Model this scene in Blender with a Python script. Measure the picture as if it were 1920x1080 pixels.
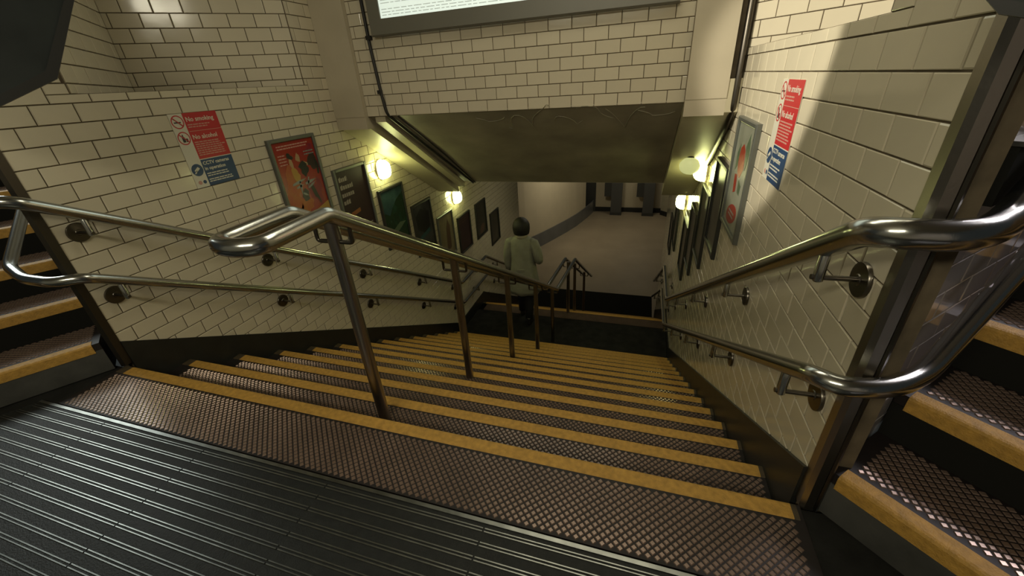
import bpy, math, random
from mathutils import Vector, Matrix
rnd = random.Random(7)
PI = math.pi
scene = bpy.context.scene
for o in list(bpy.data.objects): bpy.data.objects.remove(o)
col = scene.collection

# ------------------------------------------------------------------ camera
CAM = Vector((0.0, -1.0259, 1.2630))
FPX = 744.64
ROWS = (Vector((0.9543, 0.2926, -0.0600)), Vector((0.0845, -0.4571, -0.8854)), Vector((-0.2865, 0.8399, -0.4610)))
cd = bpy.data.cameras.new('camera'); cam = bpy.data.objects.new('camera', cd); col.objects.link(cam)
cd.sensor_fit = 'HORIZONTAL'; cd.sensor_width = 36.0; cd.lens = FPX / 1920 * 36; cd.clip_start = 0.02; cd.clip_end = 200
cx, cy, cz = ROWS[0].normalized(), -ROWS[1].normalized(), -ROWS[2].normalized()
cam.matrix_world = Matrix(((cx.x, cy.x, cz.x, CAM.x), (cx.y, cy.y, cz.y, CAM.y), (cx.z, cy.z, cz.z, CAM.z), (0, 0, 0, 1)))
scene.camera = cam
def px(P):                     # where a world point lands in the photograph
    d = Vector(P) - CAM; z = ROWS[2].dot(d)
    return None if z < 0.02 else (960 + FPX * ROWS[0].dot(d) / z, 540 + FPX * ROWS[1].dot(d) / z)

# ------------------------------------------------------------------ world, lights, exposure
w = bpy.data.worlds.new('world'); scene.world = w; w.use_nodes = True
w.node_tree.nodes['Background'].inputs[0].default_value = (0.55, 0.62, 0.60, 1)
w.node_tree.nodes['Background'].inputs[1].default_value = 0.04
vs = scene.view_settings
vs.view_transform = 'Standard'; vs.look = 'None'; vs.gamma = 1.0; vs.use_curve_mapping = False; vs.exposure = 0.16
def area(name, loc, target, sx, sy, power, color):
    l = bpy.data.lights.new(name, 'AREA'); l.shape = 'RECTANGLE'; l.size = sx; l.size_y = sy; l.energy = power; l.color = color
    o = bpy.data.objects.new(name, l); col.objects.link(o); o.location = loc
    o.rotation_euler = (Vector(target) - Vector(loc)).to_track_quat('-Z', 'Y').to_euler(); return o
WARM = (1.0, 0.925, 0.70)
area('ceiling_lamp_light', (-0.8, -2.5, 2.55), (-0.9, 0.2, 0.4), 1.8, 0.3, 33, WARM)
area('stair_lamp_light', (-0.2, 1.0, 2.86), (-0.2, 1.0, 0), 1.6, 0.6, 12, WARM)
area('stair_exit_light', (-6.0, 0.95, 2.9), (-2.0, -0.4, 0.2), 1.5, 1.1, 48, (0.92, 1.0, 0.96))
area('side_exit_light', (4.6, 3.2, 4.2), (0.9, 0.0, 0), 1.4, 1.0, 170, (1.0, 0.92, 0.95))
area('hall_light', (-1.7, 12.6, -0.75), (-2.6, 14.0, -3.6), 0.8, 0.8, 28, WARM)
area('hall_far_light', (0.2, 15.6, -0.75), (0.2, 15.7, -4), 1.0, 0.6, 12, WARM)
area('landing_fill_light', (-1.0, 5.7, 0.13), (-1.0, 5.5, -3), 1.0, 0.2, 6, WARM)  # unseen lamp added to brighten the lower walls, person and second nosing
sl = bpy.data.lights.new('wall_spot_light', 'SPOT'); sl.energy = 400; sl.color = (1, 0.92, 0.74); sl.spot_size = math.radians(28.5); sl.spot_blend = 0.22; sl.shadow_soft_size = 0.03
so = bpy.data.objects.new('wall_spot_light', sl); col.objects.link(so); so.location = (-1.95, 0.35, 2.75)
so.rotation_euler = (Vector((0.60, 1.46, 1.40)) - so.location).to_track_quat('-Z', 'Y').to_euler()

# ------------------------------------------------------------------ dimensions
G, R = 0.285, 0.16941
T = R / G                                   # slope of the stairs
XL, XR = -2.63, 0.575                       # faces of the two tiled walls
Z2, Z3 = -14 * R, -26 * R                   # half landing, lower hall
Y2 = 4.97                                   # first nosing of the second flight
UP = Vector((0, 0, 1))

# ------------------------------------------------------------------ materials
def mat(name, color, rough=0.5, metal=0.0, var=0.0, vscale=8.0, bump=0.0, bscale=60.0, coat=0.0, emit=None, estr=0.0, color2=None, spec=0.5, objvar=0.0):
    m = bpy.data.materials.new(name); m.use_nodes = True; nt = m.node_tree; b = nt.nodes['Principled BSDF']
    b.inputs['Base Color'].default_value = (*color, 1); b.inputs['Roughness'].default_value = rough; b.inputs['Metallic'].default_value = metal
    b.inputs['Coat Weight'].default_value = coat; b.inputs['Coat Roughness'].default_value = 0.06; b.inputs['Specular IOR Level'].default_value = spec
    if emit: b.inputs['Emission Color'].default_value = (*emit, 1); b.inputs['Emission Strength'].default_value = estr
    tc = nt.nodes.new('ShaderNodeTexCoord')
    src = None
    if var or color2:
        n = nt.nodes.new('ShaderNodeTexNoise'); n.inputs['Scale'].default_value = vscale; n.inputs['Detail'].default_value = 5
        nt.links.new(tc.outputs['Object'], n.inputs['Vector'])
        r = nt.nodes.new('ShaderNodeValToRGB'); r.color_ramp.elements[0].position = 0.32; r.color_ramp.elements[1].position = 0.68
        c2 = color2 or tuple(c * (1 - var) for c in color)
        r.color_ramp.elements[0].color = (*c2, 1); r.color_ramp.elements[1].color = (*color, 1)
        nt.links.new(n.outputs['Fac'], r.inputs['Fac']); src = r.outputs['Color']; nt.links.new(src, b.inputs['Base Color'])
    if objvar:
        oi = nt.nodes.new('ShaderNodeObjectInfo'); mr = nt.nodes.new('ShaderNodeMapRange'); mr.inputs['To Min'].default_value = 1 - objvar; mr.inputs['To Max'].default_value = 1.0
        nt.links.new(oi.outputs['Random'], mr.inputs['Value'])
        mx = nt.nodes.new('ShaderNodeMix'); mx.data_type = 'RGBA'; mx.blend_type = 'MULTIPLY'; mx.inputs['Factor'].default_value = 1
        if src: nt.links.new(src, mx.inputs['A'])
        else: mx.inputs['A'].default_value = (*color, 1)
        nt.links.new(mr.outputs['Result'], mx.inputs['B']); nt.links.new(mx.outputs['Result'], b.inputs['Base Color'])
    if bump:
        n2 = nt.nodes.new('ShaderNodeTexNoise'); n2.inputs['Scale'].default_value = bscale; n2.inputs['Detail'].default_value = 3
        nt.links.new(tc.outputs['Object'], n2.inputs['Vector'])
        bp = nt.nodes.new('ShaderNodeBump'); bp.inputs['Strength'].default_value = bump; bp.inputs['Distance'].default_value = 0.01
        nt.links.new(n2.outputs['Fac'], bp.inputs['Height']); nt.links.new(bp.outputs['Normal'], b.inputs['Normal'])
    return m
M = dict(
    tile=mat('glazed_cream_tile', (0.66, 0.595, 0.45), 0.13, var=0.07, vscale=3.0, bump=0.05, bscale=9, objvar=0.07),
    tile_grey=mat('glazed_grey_tile', (0.52, 0.48, 0.48), 0.10, metal=0.25, var=0.1, vscale=4),
    grout=mat('dark_grout', (0.15, 0.115, 0.07), 0.85, var=0.4, vscale=14),
    black=mat('black_gloss_skirting', (0.018, 0.019, 0.017), 0.4, var=0.3, vscale=10),
    dark=mat('dark_stair_concrete', (0.018, 0.018, 0.016), 0.9, var=0.5, vscale=9, bump=0.2, spec=0.2),
    riser=mat('grey_riser_paint', (0.075, 0.075, 0.068), 0.55, var=0.4, vscale=7, bump=0.1),
    yellow=mat('yellow_nosing_grip', (0.56, 0.315, 0.06), 0.6, var=0.3, vscale=45, bump=0.35, bscale=240),
    nosing_dim=mat('worn_brown_nosing', (0.07, 0.05, 0.025), 0.6, var=0.4, vscale=30),
    plate=mat('dark_tread_base', (0.012, 0.008, 0.007), 0.6, var=0.3, vscale=20),
    matte_black=mat('matte_black_mat', (0.014, 0.014, 0.012), 0.95, spec=0.1),
    stud=mat('brown_tread_stud', (0.27, 0.19, 0.15), 0.26, metal=0.4, var=0.3, vscale=5),
    steel=mat('polished_steel', (0.47, 0.48, 0.46), 0.21, metal=1.0, bump=0.02, bscale=90),
    steel_brushed=mat('brushed_steel', (0.36, 0.33, 0.29), 0.30, metal=1.0, bump=0.03, bscale=120),
    steel_dark=mat('tarnished_dark_steel', (0.10, 0.09, 0.075), 0.38, metal=1.0),
    iron=mat('dark_bracket_metal', (0.16, 0.145, 0.12), 0.28, metal=1.0),
    rubber=mat('black_rubber', (0.014, 0.016, 0.015), 0.55, var=0.4, vscale=35, bump=0.25, bscale=200, spec=0.35),
    alu=mat('worn_aluminium_strip', (0.30, 0.31, 0.29), 0.33, metal=1.0, var=0.35, vscale=16),
    plaster=mat('painted_plaster_cream', (0.52, 0.46, 0.34), 0.5, var=0.08, vscale=5),
    beam=mat('painted_beam_cream', (0.50, 0.45, 0.31), 0.42, var=0.1, vscale=5),
    soffit=mat('dirty_soffit_paint', (0.42, 0.385, 0.29), 0.5, var=0.4, vscale=2.2, bump=0.05),
    scratch=mat('pale_scratch', (0.32, 0.30, 0.22), 0.7),
    lower_wall=mat('lower_flight_wall', (0.40, 0.36, 0.25), 0.35, var=0.1, vscale=4),
    hall_wall=mat('hall_cream_wall', (0.62, 0.53, 0.37), 0.45, var=0.06, vscale=3),
    hall_floor=mat('hall_beige_floor', (0.36, 0.29, 0.20), 0.5, var=0.15, vscale=1.2),
    hall_skirt=mat('grey_hall_skirting', (0.16, 0.16, 0.155), 0.28, var=0.15, vscale=3),
    hall_pillar=mat('hall_pillar_grey', (0.08, 0.08, 0.075), 0.4),
    hall_dark=mat('hall_dark_metal', (0.045, 0.045, 0.04), 0.4),
    frame=mat('poster_frame_metal', (0.19, 0.20, 0.18), 0.42, metal=0.7),
    frame_dark=mat('poster_frame_dark', (0.05, 0.05, 0.045), 0.4, metal=0.5),
    white=mat('sign_white', (0.66, 0.63, 0.52), 0.35), red=mat('sign_red', (0.50, 0.03, 0.035), 0.3), blue=mat('sign_navy', (0.02, 0.055, 0.14), 0.3),
    ink=mat('sign_black_ink', (0.03, 0.03, 0.03), 0.4), pink=mat('sign_faded_pink', (0.55, 0.30, 0.24), 0.4),
    glow=mat('lamp_diffuser_glow', (0.9, 0.88, 0.6), 0.4, emit=(0.96, 1.0, 0.40), estr=22.0),
    lamp_off=mat('dim_opal_globe', (0.62, 0.60, 0.36), 0.35, emit=(0.96, 1.0, 0.42), estr=0.42),
    box_grey=mat('lightbox_grey', (0.16, 0.155, 0.125), 0.4, var=0.08, vscale=2),
    box_panel=mat('lightbox_panel', (0.8, 0.85, 0.78), 0.3, emit=(0.86, 1.0, 0.90), estr=0.58),
    box_ink=mat('lightbox_faint_print', (0.5, 0.55, 0.5), 0.4, emit=(0.6, 0.66, 0.6), estr=0.42),
    board=mat('dark_screen_glass', (0.03, 0.036, 0.034), 0.3, var=0.5, vscale=5),
    board_frame=mat('dark_board_frame', (0.014, 0.014, 0.012), 0.45),
    cable=mat('black_cable', (0.015, 0.014, 0.012), 0.5),
    coat=mat('olive_grey_coat', (0.29, 0.29, 0.23), 0.9, var=0.2, vscale=9, bump=0.3, bscale=140),
    trousers=mat('black_trousers', (0.012, 0.012, 0.013), 0.8), hair=mat('black_hair', (0.008, 0.007, 0.006), 0.55, bump=0.4, bscale=160),
    skin=mat('skin', (0.42, 0.27, 0.19), 0.55), shoe=mat('dark_shoe', (0.02, 0.018, 0.016), 0.4), collar=mat('pale_collar', (0.36, 0.33, 0.24), 0.85), eye=mat('eye_dark', (0.02, 0.015, 0.01), 0.2),
    p_red=mat('poster_red', (0.30, 0.022, 0.026), 0.25, color2=(0.30, 0.03, 0.01), vscale=5), p_orange=mat('poster_orange', (0.38, 0.13, 0.02), 0.3, color2=(0.36, 0.05, 0.02), vscale=9),
    p_gold=mat('poster_gold', (0.42, 0.24, 0.04), 0.3), p_silver=mat('poster_silver', (0.25, 0.27, 0.24), 0.3), p_black=mat('poster_black', (0.012, 0.012, 0.012), 0.3),
    p_skin=mat('poster_flesh', (0.40, 0.26, 0.13), 0.3), p_maroon=mat('poster_maroon', (0.030, 0.013, 0.015), 0.3), p_text=mat('poster_pale_text', (0.30, 0.26, 0.22), 0.4),
    p_crimson=mat('poster_crimson', (0.22, 0.012, 0.03), 0.3), p_rust=mat('poster_rust', (0.24, 0.085, 0.025), 0.35),
    p_green=mat('poster_forest', (0.018, 0.055, 0.032), 0.25, color2=(0.012, 0.03, 0.012), vscale=7), p_sky=mat('poster_teal_sky', (0.045, 0.10, 0.10), 0.25, color2=(0.02, 0.05, 0.055), vscale=6),
    p_grey=mat('poster_smoke', (0.06, 0.06, 0.06), 0.3, color2=(0.02, 0.02, 0.022), vscale=8), p_teal=mat('poster_teal', (0.02, 0.07, 0.075), 0.3),
    p_beige=mat('poster_beige', (0.22, 0.185, 0.11), 0.35, color2=(0.15, 0.12, 0.07), vscale=5), p_brown=mat('poster_brown', (0.085, 0.05, 0.03), 0.35),
    p_olive=mat('poster_olive', (0.035, 0.035, 0.022), 0.3, color2=(0.018, 0.02, 0.014), vscale=6), p_pale=mat('poster_pale', (0.33, 0.34, 0.27), 0.25, color2=(0.22, 0.23, 0.17), vscale=5),
    p_leaf=mat('poster_leaf', (0.08, 0.12, 0.07), 0.3),
)

# ------------------------------------------------------------------ mesh helpers
def link(name, me, m, parent=None):
    o = bpy.data.objects.new(name, me); col.objects.link(o)
    if m and not me.materials: me.materials.append(m)
    if parent: o.parent = parent
    return o
def mesh(name, vs_, fs, smooth=False):
    me = bpy.data.meshes.new(name); me.from_pydata([tuple(v) for v in vs_], [], fs); me.update()
    if smooth: me.polygons.foreach_set('use_smooth', [True] * len(me.polygons))
    return me
def tag(o, label=None, cat=None, group=None, kind=None):
    if label: o['label'] = label
    if cat: o['category'] = cat
    if group: o['group'] = group
    if kind: o['kind'] = kind
    return o
def empty(name, loc=(0, 0, 0), rz=0):
    o = bpy.data.objects.new(name, None); col.objects.link(o); o.location = loc; o.rotation_euler = (0, 0, rz); o.empty_display_size = 0.1; return o
class MB:
    def __init__(s): s.v = []; s.f = []
    def add(s, vs_, fs):
        n = len(s.v); s.v += [Vector(v) for v in vs_]; s.f += [tuple(i + n for i in f) for f in fs]
    def box(s, a, b, bev=0.0):
        x0, y0, z0 = a; x1, y1, z1 = b
        s.add([(x0, y0, z0), (x1, y0, z0), (x1, y1, z0), (x0, y1, z0), (x0, y0, z1), (x1, y0, z1), (x1, y1, z1), (x0, y1, z1)],
              [(0, 3, 2, 1), (4, 5, 6, 7), (0, 1, 5, 4), (1, 2, 6, 5), (2, 3, 7, 6), (3, 0, 4, 7)])
    def obox(s, c, ax, ay, az):              # oriented box: centre + three half axes
        c, ax, ay, az = map(Vector, (c, ax, ay, az)); vs_ = []
        for k in (-1, 1):
            for (i, j) in ((-1, -1), (1, -1), (1, 1), (-1, 1)): vs_.append(c + ax * i + ay * j + az * k)
        fl = [(0, 3, 2, 1), (4, 5, 6, 7), (0, 1, 5, 4), (1, 2, 6, 5), (2, 3, 7, 6), (3, 0, 4, 7)]
        if ax.cross(ay).dot(az) < 0: fl = [tuple(reversed(f)) for f in fl]
        s.add(vs_, fl)
    def prism(s, poly, ext):                 # polygon (3D points) extruded by ext
        ext = Vector(ext); p = [Vector(q) for q in poly]; n = len(p)
        nn = Vector((0, 0, 0))
        for i in range(n): nn += p[i].cross(p[(i + 1) % n])
        if nn.dot(ext) > 0: p.reverse()
        s.add(p + [q + ext for q in p], [tuple(range(n)), tuple(range(2 * n - 1, n - 1, -1))] + [((i + 1) % n, i, n + i, n + (i + 1) % n) for i in range(n)])
    def lathe(s, c, axis, prof, seg=20):     # prof: list of (radius, height along axis)
        c = Vector(c); a = Vector(axis).normalized(); u = a.orthogonal().normalized(); v = a.cross(u); rings = []
        base = len(s.v)
        for (r, h) in prof:
            for k in range(seg):
                t = 2 * PI * k / seg; s.v.append(c + a * h + (u * math.cos(t) + v * math.sin(t)) * r)
        for i in range(len(prof) - 1):
            for k in range(seg):
                p = base + i * seg; s.f.append((p + k, p + (k + 1) % seg, p + seg + (k + 1) % seg, p + seg + k))
        s.f.append(tuple(base + k for k in reversed(range(seg)))); s.f.append(tuple(base + (len(prof) - 1) * seg + k for k in range(seg)))
    def build(s, name, m, parent=None, smooth=False): return link(name, mesh(name, s.v, s.f, smooth), m, parent)
def smooth_path(pts, rad=0.05, n=6):         # round the corners of a polyline
    pts = [Vector(p) for p in pts]; out = [pts[0]]
    for i in range(1, len(pts) - 1):
        a, b, c = pts[i - 1], pts[i], pts[i + 1]
        r = min(rad, (a - b).length * 0.48, (c - b).length * 0.48)
        p, q = b + (a - b).normalized() * r, b + (c - b).normalized() * r
        for k in range(n + 1):
            t = k / n; out.append(p * (1 - t) ** 2 + b * 2 * t * (1 - t) + q * t * t)
    out.append(pts[-1]); return out
def tube(mb, pts, r, seg=14, cap=True):
    pts = [Vector(p) for p in pts]; base = len(mb.v); n = len(pts); prev = None
    for i, p in enumerate(pts):
        d = (pts[min(i + 1, n - 1)] - pts[max(i - 1, 0)]).normalized()
        if prev is None: u = d.orthogonal().normalized()
        else: u = (prev - d * prev.dot(d)).normalized()
        prev = u; v = d.cross(u)
        for k in range(seg):
            t = 2 * PI * k / seg; mb.v.append(p + (u * math.cos(t) + v * math.sin(t)) * r)
    for i in range(n - 1):
        for k in range(seg):
            a = base + i * seg; mb.f.append((a + k, a + (k + 1) % seg, a + seg + (k + 1) % seg, a + seg + k))
    if cap: mb.f.append(tuple(base + k for k in reversed(range(seg)))); mb.f.append(tuple(base + (n - 1) * seg + k for k in range(seg)))
def set_smooth_by_angle(o, ang=40):
    me = o.data; me.polygons.foreach_set('use_smooth', [True] * len(me.polygons))
    try: me.set_sharp_from_angle(angle=math.radians(ang))
    except Exception: pass
    return o
def clip(poly, a, b, c):                     # keep the part of a 2D polygon with a*u + b*v >= c
    out = []
    for i in range(len(poly)):
        p, q = poly[i], poly[(i + 1) % len(poly)]; dp, dq = a * p[0] + b * p[1] - c, a * q[0] + b * q[1] - c
        if dp >= 0: out.append(p)
        if (dp > 0 > dq) or (dp < 0 < dq):
            t = dp / (dp - dq); out.append((p[0] + (q[0] - p[0]) * t, p[1] + (q[1] - p[1]) * t))
    return out
def parea(p): return 0.5 * sum(p[i][0] * p[(i + 1) % len(p)][1] - p[(i + 1) % len(p)][0] * p[i][1] for i in range(len(p)))
def inset(poly, d):                          # shrink a convex polygon
    cu = sum(p[0] for p in poly) / len(poly); cv = sum(p[1] for p in poly) / len(poly); out = []
    for p in poly:
        l = math.hypot(p[0] - cu, p[1] - cv) or 1; k = max(0.3, 1 - 1.45 * d / l); out.append((cu + (p[0] - cu) * k, cv + (p[1] - cv) * k))
    return out
def px_area(pts):
    q = [px(p) for p in pts]
    if any(a is None for a in q): return 0
    if not any(-40 < a[0] < 1960 and -40 < a[1] < 1120 for a in q): return 0
    return abs(parea(q))

# ------------------------------------------------------------------ tiled surfaces: each tile its own piece, beyond 300 joined
TH = 0.007
def tiling(parent, origin, u, n, jobs, limit=300, m='tile', seed=1, limit_px=60):
    """jobs: list of 2D polygons in (u, z); origin/u/n place them, n points into the room"""
    rr = random.Random(seed); origin, u, n = Vector(origin), Vector(u), Vector(n)
    P = lambda q, d=0.0: origin + u * q[0] + UP * q[1] + n * d
    flip = u.cross(UP).dot(n) < 0
    items = [(px_area([P(q) for q in pg]), pg) for pg in jobs]
    items.sort(key=lambda t: -t[0])
    field = MB(); cache = {}; count = 0
    basis = Matrix((( u.x, 0, n.x), (u.y, 0, n.y), (u.z, 1, n.z)))
    for a, pg in items:
        cu = sum(q[0] for q in pg) / len(pg); cv = sum(q[1] for q in pg) / len(pg)
        loc = [(q[0] - cu, q[1] - cv) for q in pg]
        if parea(loc) < 0: loc.reverse()
        inn = inset(loc, 0.0028); k = len(loc)
        vs_ = [(q[0], q[1], -TH) for q in loc] + [(q[0], q[1], -0.0018) for q in loc] + [(q[0], q[1], 0.0) for q in inn]
        fs = [tuple(range(2 * k, 3 * k))] + [(i, (i + 1) % k, k + (i + 1) % k, k + i) for i in range(k)] + [(k + i, k + (i + 1) % k, 2 * k + (i + 1) % k, 2 * k + i) for i in range(k)]
        if flip: fs = [tuple(reversed(f)) for f in fs]
        tx, ty = rr.gauss(0, 0.0030), rr.gauss(0, 0.0030); dd = rr.gauss(0, 0.0004)
        if count < limit and a > limit_px:
            key = tuple((round(q[0], 4), round(q[1], 4)) for q in loc)
            if key not in cache: cache[key] = mesh('tile', [Vector((v[0] * u.x + v[2] * n.x, v[0] * u.y + v[2] * n.y, v[1])) for v in vs_], fs)
            o = link('tile', cache[key], M[m], parent); o.location = P((cu, cv), dd - parent_off(parent))
            o.rotation_mode = 'QUATERNION'
            o.rotation_quaternion = (Matrix.Rotation(tx, 3, u) @ Matrix.Rotation(ty, 3, 'Z')).to_quaternion()
            count += 1
        else:
            field.add([P((cu + v[0], cv + v[1]), v[2] + dd + tx * v[1] + ty * v[0]) for v in vs_], fs)
    if field.v:
        tag(field.build('tile_field', M[m], parent), kind='stuff')
def parent_off(p): return 0.0
def courses(u0, u1, z0, z1, zref, pitch, length, uref, gap=0.005):
    out = []; k0 = math.floor((z0 - zref) / pitch); k1 = math.ceil((z1 - zref) / pitch)
    for k in range(k0, k1):
        a, b = zref + k * pitch + gap / 2, zref + (k + 1) * pitch - gap / 2
        off = uref + (length / 2 if k % 2 else 0)
        j0 = math.floor((u0 - off) / length); j1 = math.ceil((u1 - off) / length)
        for j in range(j0, j1):
            c, d = off + j * length + gap / 2, off + (j + 1) * length - gap / 2
            c, d = max(c, u0), min(d, u1); a2, b2 = max(a, z0), min(b, z1)
            if d - c > 0.006 and b2 - a2 > 0.006: out.append([(c, a2), (d, a2), (d, b2), (c, b2)])
    return out
SK = 0.150                                   # height of the black skirting above the pitch line
def skirt_z(y): return max(SK - T * y, Z2 + 0.185) if y < 4.5 else min(Z2 + 0.185, Z2 + 0.185 - T * (y - Y2 - 0.06))
BEAM = 2.28
def top_z(y): return 3.0 if y < 2.2 else max(BEAM + 0.13 - T * y, 0.20)
def wall_jobs(zref, pitch, length, uref, niche, y0=0.03, ymax=7.55):
    out = []
    for pg in courses(y0, ymax, -4.4, 2.6, zref, pitch, length, uref):
        cu = sum(q[0] for q in pg) / 4; cv = sum(q[1] for q in pg) / 4
        if cv > top_z(cu): continue
        pl = [pg]
        if cu < 4.45:
            pl = [clip(clip(p, T, 1, SK + 0.001), 0, 1, Z2 + 0.186) for p in pl]
        elif pg[1][0] < Y2 + 0.06: pl = [clip(p, 0, 1, Z2 + 0.186) for p in pl]
        else: pl = [clip(p, T, 1, Z2 + 0.186 + T * (Y2 + 0.06)) for p in pl]
        res = []
        for p in pl:
            if len(p) < 3: continue
            n0, n1, nz = niche
            us = [q[0] for q in p]; vs_ = [q[1] for q in p]
            if max(vs_) > nz and min(us) < n1 and max(us) > n0:      # the niche opening cuts the tile
                for (a, b, c) in ((0, -1, -(nz - 0.002)),):
                    q = clip(p, a, b, c)
                    if len(q) >= 3: res.append(q)
                up = clip(p, 0, 1, nz + 0.001)
                for (a, c) in ((-1, -(n0 - 0.001)), (1, n1 + 0.001)):
                    if len(up) >= 3:
                        q = clip(up, a, 0, c)
                        if len(q) >= 3: res.append(q)
            else: res.append(p)
        for q in res:
            us = [t[0] for t in q]; vs_ = [t[1] for t in q]
            if abs(parea(q)) > 1.5e-4 and max(us) - min(us) > 0.008 and max(vs_) - min(vs_) > 0.008: out.append(q)
    return out
def slab(mb, x, polyyz, dx): mb.prism([(x, y, z) for (y, z) in polyyz], (dx, 0, 0))
def side_wall(name, x, out, niche, zref, pitch, length, uref, label, seed):
    n0, n1, nz = niche; mb = MB(); xb = x + out * 0.005; dx = out * 0.10
    slab(mb, xb, [(0.03, -0.25), (0.03, nz), (2.2, nz), (2.2, -1.6)], dx)
    slab(mb, xb, [(0.03, nz), (0.03, 3.0), (n0, 3.0), (n0, nz)], dx)
    slab(mb, xb, [(n1, nz), (n1, 3.0), (2.3, 3.0), (2.3, nz)], dx)
    slab(mb, xb, [(2.2, -1.6), (2.2, nz), (4.4, 0.45), (4.4, -2.6)], dx)
    slab(mb, xb, [(4.4, -2.6), (4.4, 0.45), (7.55, 0.45), (7.55, -4.4), (5.0, -3.0)], dx)
    wl = mb.build(name, M['grout']); tag(wl, label, 'wall', kind='structure')
    tiling(wl, (x, 0, 0), (0, 1, 0), (-out, 0, 0), wall_jobs(zref, pitch, length, uref, niche), seed=seed)
    # triangular niche above the ledge
    dep = (n1 - n0) / 2; ym = (n0 + n1) / 2; s = 1 / math.sqrt(2); xv = x + out * dep
    bk = MB()
    bk.prism([(x, n0, nz), (xv, ym, nz), (xv, ym, 3.0), (x, n0, 3.0)], (out * 0.05, -0.05, 0))
    bk.prism([(x, n1, nz), (xv, ym, nz), (xv, ym, 3.0), (x, n1, 3.0)], (out * 0.05, 0.05, 0))
    bk.prism([(x + out * 0.012, n0 + 0.012, nz - 0.03), (x + out * 0.012, n1 - 0.012, nz - 0.03), (xv, ym, nz - 0.03)], (0, 0, 0.028))
    nb = bk.build('niche', M['grout'], wl)
    L = dep * math.sqrt(2)
    for k, (yy, sy, nrm) in enumerate(((n0, 1, Vector((-out * s, s, 0))), (n1, -1, Vector((-out * s, -s, 0))))):
        u = Vector((out * s, sy * s, 0))
        tiling(nb, Vector((x, yy, 0)) + nrm * 0.006, u, nrm, courses(0.008, L - 0.006, nz + 0.002, 2.6, zref, pitch, length, 0.05 * k), limit=120, seed=seed + 5 + k)
    return wl
wallL = side_wall('wall_left', XL, -1, (0.37, 1.90, 1.335), 1.040, 0.0853, 0.166, 0.194, 'cream tiled stair wall carrying the red dance poster', 11)
wallR = side_wall('wall_right', XR, 1, (0.435, 2.19, 1.362), 1.2281, 0.0906, 0.174, 0.071, 'cream tiled stair wall with a bright lit niche beside the pale globe lamp', 23)

# black skirting that follows the flights
def skirting(name, x, inn, label):
    mb = MB(); d = inn * 0.012
    slab(mb, x - inn * 0.006, [(0.03, SK - 0.01), (0.03, -0.3), (3.9, -2.6), (4.2, -2.45), (4.2, Z2 + 0.185), ((SK - Z2 - 0.185) / T, Z2 + 0.185)], inn * 0.006 + d)
    slab(mb, x - inn * 0.006, [(4.2, Z2 + 0.185), (4.2, -2.45), (5.0, -2.6), (7.55, -4.2), (7.55, Z2 + 0.185 - T * (7.55 - Y2 - 0.06)), (Y2 + 0.06, Z2 + 0.185)], inn * 0.006 + d)
    return tag(mb.build(name, M['black']), label, 'skirting', kind='structure')
skirting('baseboard_left', XL, 1, 'black skirting below the tiles on the dance poster wall')
skirting('baseboard_right', XR, -1, 'black skirting below the tiles on the wall with the pale globe lamp')

# metal guards on the two wall ends
mb = MB(); mb.prism([(XR - 0.003, 0.03, 0), (XR - 0.003, -0.002, 0), (XR + 0.008, -0.014, 0), (XR + 0.030, -0.014, 0), (XR + 0.044, 0.0, 0), (XR + 0.044, 0.036, 0), (XR + 0.01, 0.03, 0)], (0, 0, 2.9))
o = mb.build('trim_1', M['steel_brushed']); tag(o, 'tall brushed steel corner guard beside the wrapped handrail bends', 'trim', kind='structure')
mb = MB(); mb.prism([(XR + 0.033, -0.013, 0), (XR + 0.043, -0.003, 0), (XR + 0.048, -0.008, 0), (XR + 0.038, -0.018, 0)], (0, 0, 2.9)); mb.build('guard_bead', M['steel_dark'], o)
mb = MB(); mb.prism([(XL + 0.004, 0.03, 0), (XL + 0.004, -0.004, 0), (XL - 0.012, -0.016, 0), (XL - 0.06, 0.012, 0), (XL - 0.06, 0.05, 0), (XL - 0.01, 0.03, 0)], (0, 0, 2.9))
o = mb.build('trim_2', M['steel_dark']); tag(o, 'dark metal corner guard at the end of the dance poster wall', 'trim', kind='structure')

# wall alongside the second side flight, glossy grey tiles
s2 = 1 / math.sqrt(2)
mb = MB(); mb.prism([(0.624, 0.039, 0), (3.0, 2.415, 0), (3.0, 2.415, 3.4), (0.624, 0.039, 3.4)], (-0.02, 0.02, 0))
wall45 = mb.build('wall_stair_side', M['grout']); tag(wall45, 'glossy grey tiled wall rising beside the yellow edged side steps', 'wall', kind='structure')
n45 = Vector((s2, -s2, 0)); u45 = Vector((s2, s2, 0))
tiling(wall45, Vector((0.624, 0.039, 0)) + n45 * 0.006, u45, n45, courses(0.004, 3.3, 0.0, 2.6, 0.05, 0.0906, 0.174, 0.1, 0.004), limit=150, m='tile_grey', seed=4)
mb = MB(); mb.prism([(-2.73, 0.05, 0), (-5.2, 2.0, 0), (-5.2, 2.0, 3.4), (-2.73, 0.05, 3.4)], (0.06, 0.08, 0))
tag(mb.build('wall_stair_far_side', M['plaster']), 'plain cream wall climbing beside the dark side flight', 'wall', kind='structure')

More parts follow.
